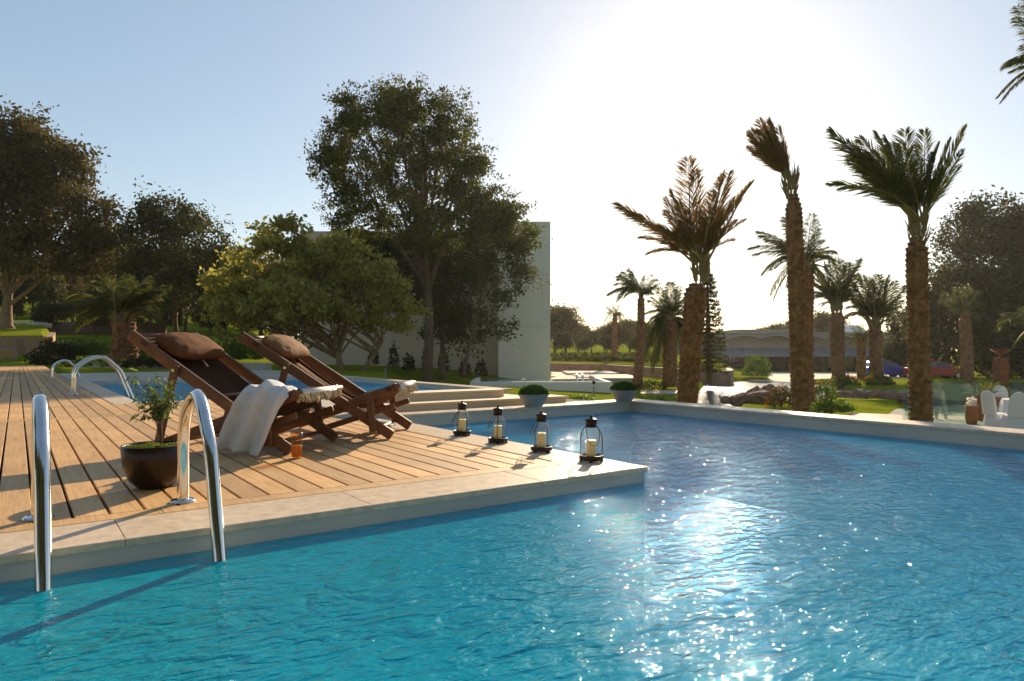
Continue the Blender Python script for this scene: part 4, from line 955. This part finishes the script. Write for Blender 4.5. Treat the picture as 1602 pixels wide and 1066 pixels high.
# garden paths
sheet('sandy_path', [(840,622),(985,616),(1090,615.5),(1090,611),(985,611),(870,616)], -1.16, m_path, .05)
sheet('sandy_court', [(1098,592),(1240,598),(1450,592),(1450,583),(1240,583),(1110,580)], -1.46, m_path, .1)
# brown stone wall curving away
def wallstrip(name, label, pts, h, th, mat, cat='wall', cap=None):
    """pts: (x px, depth, z base)"""
    Wp = [W(ax(x, d), d, z) for x, d, z in pts]; t = thing(name, Wp[0], label, cat)
    mb = MB(); cp = MB()
    for p, q in zip(Wp, Wp[1:]):
        nn = Vector(((q-p).y, -(q-p).x, 0)).normalized()*th/2
        for m_, za, zb in ((mb, -.4, h), ) + (((cp, h+.002, h+.06),) if cap else ()):
            vs = [p-nn+Vector((0,0,za)), p+nn+Vector((0,0,za)), q+nn+Vector((0,0,za)), q-nn+Vector((0,0,za)), p-nn+Vector((0,0,zb)), p+nn+Vector((0,0,zb)), q+nn+Vector((0,0,zb)), q-nn+Vector((0,0,zb))]
            m_.add(vs, [(0,1,2,3),(7,6,5,4),(0,4,5,1),(1,5,6,2),(2,6,7,3),(3,7,4,0)])
    mb.build('wall', mat, t)
    if cap: cp.build('cap', cap, t)
    return t
wallstrip('stone_wall', 'reddish dry stone retaining wall behind the concrete terraces', [(850, 56.5, -1), (940, 53.5, -1.05), (1000, 50.5, -1.15), (1060, 48, -1.25), (1110, 45.5, -1.3), (1138, 45, -1.3), (1143, 47, -1.3), (1138, 52, -1.3)], .72, .4, m_drystone)
wallstrip('stone_wall', 'honey coloured stone terrace wall at the far end of the deck', [(-120, 42, -.1), (77, 42, -.1), (79, 43.5, 0), (82, 47, .3)], 1.66, .35, m_stonewall)
wallstrip('stone_wall', 'low shaded wall on the hillside behind the lawn', [(15, 66, 1.9), (90, 67, 2.0), (170, 68, 2.0), (260, 68, 1.9)], 1.5, .35, m_drystone)
wallstrip('stone_wall', 'low pale wall edging the far paving, half hidden by the ladder', [(120, 33, -.05), (300, 29.5, -.05), (420, 26.5, -.05)], .30, .3, m_concrete)
# stepping border stones beside the lawn
random.seed(9)
for i in range(14):
    f_ = i/13; x_ = 32+f_*155; y_ = 517+f_*23+random.uniform(-.6, .6); d_ = 60-f_*14
    p = A(x_, y_, d_); p.z = ground_z(p.x, p.y)
    mb = MB(); n_ = 8; mb.poly([(p.x+.75*math.cos(k*PI/4)*random.uniform(.8, 1.2), p.y+.5*math.sin(k*PI/4)*random.uniform(.8, 1.2)) for k in range(n_)], p.z-.2, p.z+.14)
    tag(mb.build('edging_stone', m_path, org=p, bevel=.03), 'pale flat stone in the curved row edging the sunlit lawn at the left', 'stone', 'edging stones round the left lawn')

# ------------------------------------------------------------------ shrubs and hedges
def shrub(name, label, c, rx, ry, rz, leaf, n=1400, size=.10, cat='shrub', group=None, flowers=None, aspect=.55):
    t = thing(name, c, label, cat, group); u_ = rng.normal(size=(n, 3)); u_ /= np.linalg.norm(u_, axis=1)[:, None]; u_[:, 2] = np.abs(u_[:, 2])
    r = rng.uniform(.35, 1, size=(n, 1))**.5; nz = np.array([noise.noise(Vector(tuple(q*2.2))+Vector(c)) for q in u_])[:, None]
    p = np.array(tuple(c))+u_*r*(1+.35*nz)*np.array([rx, ry, rz])
    v, f = leaf_quads(p, size, aspect); link_mesh('foliage', v, f, leaf, t)
    mb = MB()
    for k_ in range(7):
        a = k_*.9; q = Vector(c)+Vector((math.cos(a)*rx*.6, math.sin(a)*ry*.6, rz*.7)); mb.tube([Vector(c)-Vector((0, 0, .05)), Vector(c).lerp(q, .5)+Vector((0, 0, .05)), q], [size*.14, size*.1, size*.04], 4)
    mb.build('stems', m_bark, t)
    if flowers:
        u_ = rng.normal(size=(22, 3)); u_ /= np.linalg.norm(u_, axis=1)[:, None]; u_[:, 2] = np.abs(u_[:, 2]); p = np.array(tuple(c))+u_*np.array([rx, ry, rz])*.95
        p = np.repeat(p, 4, 0)+rng.normal(size=(88, 3))*size*.3; v, f = leaf_quads(p, size*.7, .8); link_mesh('flowers', v, f, flowers, t)
    return t
def gp(x, d, dz=0.0): p = W(ax(x, d), d); p.z = max(ground_z(p.x, p.y), -1.5)+dz; return p
random.seed(31)
for i, (x_, d_, r_) in enumerate([(122,37,1.0),(150,37.5,1.1),(215,36,1.2),(248,36,1.2),(280,35.5,1.2),(312,35,1.2),(345,34.5,1.3),(375,34,1.2)]):
    shrub('hedge_shrub', 'rounded leafy shrub in the green hedge row behind the lounge chairs', gp(x_, d_, .35), r_, r_*.7, 1.05, m_lf_hedge, 1500, .13, group='hedge behind the lounge chairs')
shrub('bush', 'dark pointed shrub at the end of the deck beside the stone wall', gp(88, 36, .05), 1.3, .9, 1.25, m_lf_dark, 1500, .2)
shrub('bush', 'low dark plants under the low arching palm', gp(160, 30.5, .1), 1.5, .7, .5, m_lf_hedge, 1200, .13)
shrub('bush', 'low dark ground plants right of the low arching palm', gp(235, 29.5, .1), 1.5, .6, .45, m_lf_dark, 1200, .13)
for i in range(7):
    shrub('wall_shrub', 'small dark shrub growing at the foot of the off white building', gp(590+i*27+random.uniform(-6, 6), 37.3, .1), .35, .3, random.uniform(.7, 1.5), m_lf_dark, 260, .16, group='shrubs along the foot of the building')
for i in range(22):
    x_ = 868+i*8.2; d_ = 61-i*.35; tt = 'young vine bush in the planted rows behind the reddish stone wall'
    shrub('vine_bush', tt, gp(x_+random.uniform(-1.5, 1.5), d_, .05), .32, .3, random.uniform(.4, .6), m_lf_vine, 160, .16, 'vine', 'vines behind the reddish wall')
for i in range(16):
    shrub('vine_bush', 'young vine bush in the planted rows behind the reddish stone wall', gp(870+i*11+random.uniform(-2, 2), 70-i*.3, .05), .34, .3, random.uniform(.4, .65), m_lf_vine, 140, .18, 'vine', 'vines behind the reddish wall')
shrub('round_bush', 'large rounded grey green bush before the awnings of the long building', gp(1184, 52, .1), 1.15, 1.0, 1.6, m_lf_hedge, 1800, .16)
shrub('flower_bush', 'low bed of white flowers beside the steps and the bowl planter', gp(906, 16, .50), .55, .3, .25, m_lf_hedge, 700, .06, flowers=m_lf_white)
shrub('flower_bush', 'reddish flowering bush to the left of the tall slender palm', gp(1222, 25, .05), .65, .5, .72, m_lf_oak, 900, .10, flowers=m_lf_red)
shrub('flower_bush', 'flowering bush to the right of the tall slender palm', gp(1288, 25.5, .05), .75, .5, .95, m_lf_hedge, 1300, .09, flowers=m_lf_red)
shrub('flower_bush', 'green bush with red flowers around the left island palm', gp(1318, 41, .0), 1.3, .8, .6, m_lf_hedge, 1100, .17, flowers=m_lf_red)
shrub('flower_bush', 'green bush with red flowers around the right island palm', gp(1374, 41, .0), 1.2, .8, .6, m_lf_hedge, 1100, .17, flowers=m_lf_red)
shrub('ground_plant', 'creeping plants between the tall slender palm and the pool coping', gp(1300, 19, .35), 1.2, .3, .35, m_lf_hedge, 1100, .08)
shrub('ground_plant', 'small leafy plant on the lawn left of the thick brown palm', gp(1036, 22, .1), .25, .2, .5, m_lf_hedge, 300, .08)
shrub('ground_plant', 'small spiky plant at the water edge right of the thick brown palm', gp(1113, 19.5, .1), .22, .2, .48, m_lf_fig, 160, .14, aspect=.2)
shrub('ground_plant', 'dark plants at the foot of the thin windswept palm', gp(1018, 33, .05), 1.2, .5, .5, m_lf_dark, 500, .12)
# boulders
def boulder(label, c, r, sq, group='boulders along the lagoon'):
    sd = random.uniform(0, 50)
    def fn(u_, v_):
        th = u_*2*PI; ph = (v_-.5)*PI; q = Vector((math.cos(ph)*math.cos(th), math.cos(ph)*math.sin(th), math.sin(ph)))
        k_ = 1+.38*noise.noise(q*1.5+Vector((sd, 0, 0)))+.16*noise.noise(q*3.7+Vector((0, sd, 0))); return Vector(c)+Vector((q.x*r*k_, q.y*r*k_, q.z*r*sq*k_))
    return tag(MB().grid(fn, 22, 14).build('boulder', m_rock, org=c), label, 'boulder', group)
random.seed(12)
for x_, d_, r_, s_ in ((1138,28,.30,.5),(1157,27.8,.40,.75),(1180,27.7,.42,1.15),(1203,27.6,.42,1.0),(1190,26.9,.45,.55),(1217,28,.28,.8)):
    boulder('brown boulder in the cluster between the thick brown palm and the tall slender one', gp(x_, d_, .22), r_, s_, 'boulders left of the tall slender palm')
for x_, d_, r_, s_ in ((1306,31,.32,.7),(1325,30.8,.36,.75),(1348,30.5,.42,.7),(1374,30,.42,.85),(1394,29.6,.40,.9),(1413,29.4,.34,.6),(1336,31,.3,.6)):
    boulder('brown boulder in the row across the lagoon right of the tall slender palm', gp(x_, d_, .2), r_, s_, 'boulders right of the tall slender palm')

# ------------------------------------------------------------------ long low building with arches and awnings
def hotel():
    d0 = 76.0; zb = -1.9; Z = lambda y: EYE+(HY-y)/FPX*d0; X = lambda x: ax(x, d0)
    t = thing('long_building', W(X(1270), d0, zb), 'long low building with scalloped fascia, grey awnings and dark glazing beyond the lagoon', 'building')
    mb = MB(); obox(mb, X(1085), X(1450), d0+3, d0+14, zb, Z(523)); mb.build('wall', m_hotel, t)
    mb = MB(); obox(mb, X(1172), X(1300), d0+4, d0+13, Z(523)+.002, Z(514)); mb.build('upper_storey', m_hotel, t)
    # scalloped fascia
    fa = MB(); n_ = 7; x0, x1 = 1090., 1440.; wv = (x1-x0)/n_
    P_ = lambda x, y, dd: W(X(x), d0+dd, Z(y))
    for i in range(n_):
        k_ = 12
        for j in range(k_):
            xa = x0+wv*(i+j/k_); xb_ = x0+wv*(i+(j+1)/k_); fy = lambda f__: 531.5-6.0*math.sin(PI*f__)**.7
            ya, yb = fy(j/k_), fy((j+1)/k_)
            vs = [P_(xa, 522, 0), P_(xb_, 522, 0), P_(xb_, yb, 0), P_(xa, ya, 0), P_(xa, 522, .5), P_(xb_, 522, .5), P_(xb_, yb, .5), P_(xa, ya, .5)]
            fa.add(vs, [(0,1,2,3),(7,6,5,4),(0,4,5,1),(3,2,6,7)])
    fa.build('arched_fascia', m_concrete, t)
    mb = MB(); obox(mb, X(1088), X(1442), d0-.25, d0+3, Z(522)+.002, Z(520)); mb.build('roof_edge', m_concrete, t)
    mb = MB(); obox(mb, X(1090), X(1440), d0+.9, d0+2.99, Z(549), Z(522)); mb.build('bulkhead', m_hotel, t)
    for i in range(5):
        xa, xb_ = 1092+i*70, 1092+i*70+67
        mb = MB(); mb.add([P_(xa, 545, .88), P_(xb_, 545, .88), P_(xb_+2, 556.5, -2.6), P_(xa-2, 556.5, -2.6), P_(xa, 546.2, .88), P_(xb_, 546.2, .88), P_(xb_+2, 558.2, -2.6), P_(xa-2, 558.2, -2.6)], [(0,1,2,3),(7,6,5,4),(0,4,5,1),(1,5,6,2),(2,6,7,3),(3,7,4,0)]); mb.build('awning', m_awning, t)
    for i in range(16):
        xa = 1093+i*22; mb = MB(); obox(mb, X(xa), X(xa+20.5), d0+2.85, d0+2.97, Z(584), Z(550)); mb.build('window', m_dkglass, t)
    for i in range(8): 
        mb = MB(); obox(mb, X(1090+i*50), X(1092+i*50), d0+.2, d0+.5, zb, Z(546)); mb.build('column', m_hotel, t)
hotel()
# small pale hut roof behind
t = thing('dome_roof', A(1330, 520, 92), 'small pale domed roof above the flat roof behind the island palms', 'roof')
c_ = A(1330, 520, 92); MB().lathe([(2.0, -1.0), (2.0, 0), (1.7, .45), (1.0, .85), (.2, 1.0), (0, 1.01)], c_, 24).build('dome', m_render, t, smooth=True)

# ------------------------------------------------------------------ cars
def car(label, xc, d, L_, paint, flip=1):
    z0 = max(ground_z(*W(ax(xc, d), d)[:2]), -1.9)
    O = W(ax(xc, d), d, z0); t = thing('parked_car', O, label, 'car', 'cars parked beyond the lagoon'); u_ = Vector((RT[0]*flip, RT[1]*flip, 0)); v_ = Vector((FW[0], FW[1], 0))
    Q = lambda x, y, z: O+u_*x*L_/4.0+v_*y+Vector((0, 0, z))
    prof = [(-1.95,.30),(-1.98,.62),(-1.9,.90),(-1.55,.98),(-.95,.98),(1.05,.92),(1.6,.82),(1.93,.66),(1.98,.42),(1.93,.28)]
    def extr(pr, w0, w1f, nm, mat, bevel=.03):
        n_ = len(pr); mb = MB(); mb.v = [Q(x, -w1f(z), z) for x, z in pr]+[Q(x, w1f(z), z) for x, z in pr]
        mb.f = [tuple(range(n_)), tuple(range(n_, 2*n_))[::-1]]+[(i, (i+1) % n_, (i+1) % n_+n_, i+n_)[::-1] for i in range(n_)]
        return mb.build(nm, mat, t, bevel=bevel)
    extr(prof, 0, lambda z: .84, 'body', paint, .05)
    extr([(-1.7,.97),(-1.45,1.30),(-1.1,1.42),(.1,1.43),(.55,1.30),(1.15,.93)], 0, lambda z: .80-.2*max(0, z-.95), 'cabin', paint, .04)
    for sg in (-1, 1):
        for pr in ([(-1.5,1.0),(-1.33,1.27),(-1.05,1.36),(-.55,1.37),(-.55,1.0)], [(-.48,1.0),(-.48,1.37),(.08,1.37),(.42,1.28),(.9,.98)]):
            mb = MB(); n_ = len(pr); o_ = lambda z: sg*(.806-.2*max(0, z-.95)); mb.v = [Q(x, o_(z), z) for x, z in pr]+[Q(x, o_(z)-sg*.02, z) for x, z in pr]; mb.f = [tuple(range(n_)), tuple(range(n_, 2*n_))[::-1]]; mb.build('window', m_dkglass, t)
        for x_ in (-1.25, 1.25):
            w_ = Q(x_, sg*.80, .31); mb = MB().tube([w_-v_*sg*.16, w_+v_*sg*.06], .31, 20); wo_ = mb.build('wheel', m_tyre, t); ORG[wo_.name] = ORG[t.name]
            MB().tube([w_+v_*sg*.055, w_+v_*sg*.075], .19, 14).build('rim', m_steel, wo_)
        MB().tube([Q(1.9, sg*.6, .68), Q(1.97, sg*.6, .66)], .10, 10).build('headlight', m_white, t)
    mb = MB(); mb.v = [Q(.60, -.66, 1.29), Q(.60, .66, 1.29), Q(1.17, .74, .955), Q(1.17, -.74, .955)]; mb.f = [(0, 1, 2, 3)]; mb.build('windscreen', m_dkglass, t)
    return t
car('blue compact car parked behind the right island palm', 1383, 57, 3.7, m_blue)
car('red car parked directly right of the nearest palm trunk', 1463, 55, 4.2, m_red)

# ------------------------------------------------------------------ lower terrace at the right
sheet('lower_terrace', [(1360,668),(1402,640),(1500,634),(1760,640),(1900,760),(1500,720)], -1.29, M('worn terrace concrete', (0.27, 0.27, 0.20), (0.20, 0.20, 0.15), rough=0.9, scale=2), .2)
sheet('wooden_step', [(1318,660),(1412,660),(1412,649),(1330,646)], -1.0, m_teak, .25)
tg_ = thing('glass_fence', gp(1480, 20), 'frameless clear glass balustrade between the lower terrace and the lagoon', 'fence')
for i in range(3):
    a0 = ax(1418, 20.5)+i*1.08; mb = MB(); obox(mb, a0+.02, a0+1.04, 20.6, 20.615, -1.2, -.22); mb.build('glass_panel', glassy('fence glass', (.74, .88, .82)), tg_)
    for b_ in (.12, .92):
        mb = MB(); obox(mb, a0+b_, a0+b_+.05, 20.57, 20.645, -1.29, -1.1); mb.build('clamp', m_steel, tg_)
def coverchair(label, x, d, ang, kk=1.0):
    O = W(ax(x, d), d, -1.29); t = thing('covered_chair', O, label, 'chair', 'chairs with white covers on the lower terrace'); ca, sa = math.cos(ang), math.sin(ang)
    def Q(x_, y_, z_): return O+Vector((ca*x_-sa*y_, sa*x_+ca*y_, z_*kk))
    pr = [(.27, 0), (.255, .15), (.24, .3), (.235, .43), (.225, .46)]
    def sk(u_, v_):
        th = v_*2*PI; f_ = u_; r = .30-.07*f_+.012*math.sin(th*9)*(1-f_); ex = lambda q: math.copysign(abs(q)**.6, q); return Q(ex(math.cos(th))*r*.9, ex(math.sin(th))*r, .46*f_)
    m1 = MB().grid(sk, 8, 54); m1.lathe([(.0, .462), (.2, .462)], O if kk == 1 else O, 20, cap0=False, cap1=False); m1.build('seat_cover', m_white, t, smooth=True)
    def bk(u_, v_):
        th = v_*2*PI; z = .42+.62*u_; wd = .23*(1-.0*u_)*math.sqrt(max(.0, 1-max(0, (u_-.55)/.45)**2.4)); return Q(-.20-.08*u_+.035*math.sin(th), math.cos(th)*wd, z)
    MB().grid(bk, 20, 24).build('back_cover', m_white, t, smooth=True)
coverchair('white covered chair nearest the glass fence, seen from the side', 1560, 17.4, -.5)
coverchair('white covered chair behind the other two beside the round table', 1574, 19.6, -2.2)
coverchair('white covered chair with its back turned, right in front of the round table', 1586, 16.8, .75)
to = W(ax(1612, 18.2), 18.2, -1.29); t = thing('round_table', to, 'round table under a long white cloth at the right edge', 'table')
MB().grid(lambda u_, v_: to+Vector((math.cos(v_*2*PI)*(.62+.10*(1-u_)+.03*math.sin(v_*2*PI*11)*(1-u_)), math.sin(v_*2*PI)*(.62+.10*(1-u_)+.03*math.sin(v_*2*PI*11)*(1-u_)), .74*u_)), 8, 88).lathe([(0, .742), (.6, .742), (.62, .738)], to, 40, cap0=False, cap1=False).build('tablecloth', m_white, t, smooth=True)
MB().lathe([(.05, .742), (.05, .75), (.012, .76), (.012, .80), (.035, .84), (.03, .90), (.0, .90)], to+Vector((-.25*RT[0]-.3*FW[0], -.25*RT[1]-.3*FW[1], 0)), 16).build('glassware', m_glass, t, smooth=True)
# copper pillar with fire bowl
po = gp(1566, 27); po.z = -1.3; t = thing('copper_pillar', po, 'square copper banded pillar carrying a shallow bowl', 'pillar')
hh = EYE+(HY-560)/FPX*27-po.z
for i in range(7):
    z0_ = hh*i/7; k_ = .20 if i % 2 else .188; mb = MB(); c_ = po; obox(mb, ax(1566, 27)-k_, ax(1566, 27)+k_, 27-k_, 27+k_, po.z+z0_, po.z+z0_+hh/7-.006); mb.build('copper_band', m_copper, t, bevel=.01)
MB().lathe([(.05, hh), (.05, hh+.12), (.12, hh+.15), (.34, hh+.30), (.36, hh+.34), (.33, hh+.33), (.10, hh+.20)], po, 28).build('bowl', m_copper, t, smooth=True)
# terracotta pots
c_ = W(ax(1543, 20.0), 20.0, -1.29); t = thing('potted_cycad', c_, 'tapered terracotta pot with a spiky cycad next to the white chairs', 'potted plant')
MB().lathe([(.19, 0), (.2, .03), (.33, .62), (.37, .64), (.37, .70), (.31, .70), (.30, .60)], c_, 28).build('pot', m_terra, t, smooth=True)
lv = []; lfc = []
for k_ in range(26):
    a = k_*2.4; el = random.uniform(.3, 1.1); dr = Vector((math.cos(a)*math.cos(el), math.sin(a)*math.cos(el), math.sin(el))); st = c_+Vector((0, 0, .66)); pp = bez([st, st+dr*.35, st+dr*.66+Vector((0, 0, -.12))], 8)
    for i in range(2, len(pp)):
        tn = (pp[i]-pp[i-1]).normalized(); sd = tn.cross(Vector((0, 0, 1))).normalized()
        for sg in (-1, 1):
            q = pp[i]+(sd*sg+tn*.6)*.11; b_ = len(lv); lv += [pp[i], (pp[i]+q)/2+tn*.012, q, (pp[i]+q)/2-tn*.012]; lfc.append((b_, b_+1, b_+2, b_+3))
link_mesh('fronds', np.array([tuple(q) for q in lv]), np.array(lfc), m_frond, t)
c_ = W(ax(1520, 19.2), 19.2, -1.40); t = thing('flower_vase', c_, 'small pot with white flowers left of the terracotta pot', 'potted plant')
MB().lathe([(.10, 0), (.16, .3), (.14, .5), (.17, .62), (.13, .6)], c_, 20).build('pot', m_terra, t, smooth=True)
v, f = leaf_quads(np.array(tuple(c_))+np.array([0, 0, .72])+rng.normal(size=(140, 3))*.055, .06, .8); link_mesh('flowers', v, f, m_lf_white, t)
# small garden lights
def bollard(label, x, y, d, h, head, group='garden lights', hw=.09):
    p = A(x, y, d); t = thing('garden_light', p, label, 'garden light', group); MB().lathe([(.05*h, 0), (.045*h, .7*h)], p, 14).build('post', m_pad, t, smooth=True)
    MB().lathe([(.06*h, .75*h), (hw*h, .80*h), (hw*h, h), (.0, h*1.01)], p, 16).build('lamp_head', head, t, smooth=True)
bollard('small white topped garden light in front of the off white building', 820, 606, 17, .22, m_white, hw=.22)
bollard('dark post light at the end of the white flower bed', 929, 621, 18, .42, m_bronze)
bollard('short grey light on the lawn edge behind the step, left of the tall tree trunk', 603, 594, 21, .32, m_pad)
bollard('slim dark post light at the lagoon shore by the boulders', 1225, 627, 25, .45, m_bronze)
bollard('thin post light standing in the water edge near the boulders', 1126, 636, 22, .36, m_pad)

# ------------------------------------------------------------------ haze of the low sun
def haze():
    m = bpy.data.materials.new('hazy air'); m.use_nodes = True; n = m.node_tree; n.nodes.clear(); out = n.nodes.new('ShaderNodeOutputMaterial')
    pv = n.nodes.new('ShaderNodeVolumePrincipled'); pv.inputs['Color'].default_value = (1.0, 0.96, 0.90, 1); pv.inputs['Density'].default_value = 0.00018; pv.inputs['Anisotropy'].default_value = 0.55
    n.links.new(pv.outputs[0], out.inputs['Volume'])
    tag(MB().box(-420, 620, -220, 620, -3.5, 26).build('haze', m), kind='stuff')
haze()
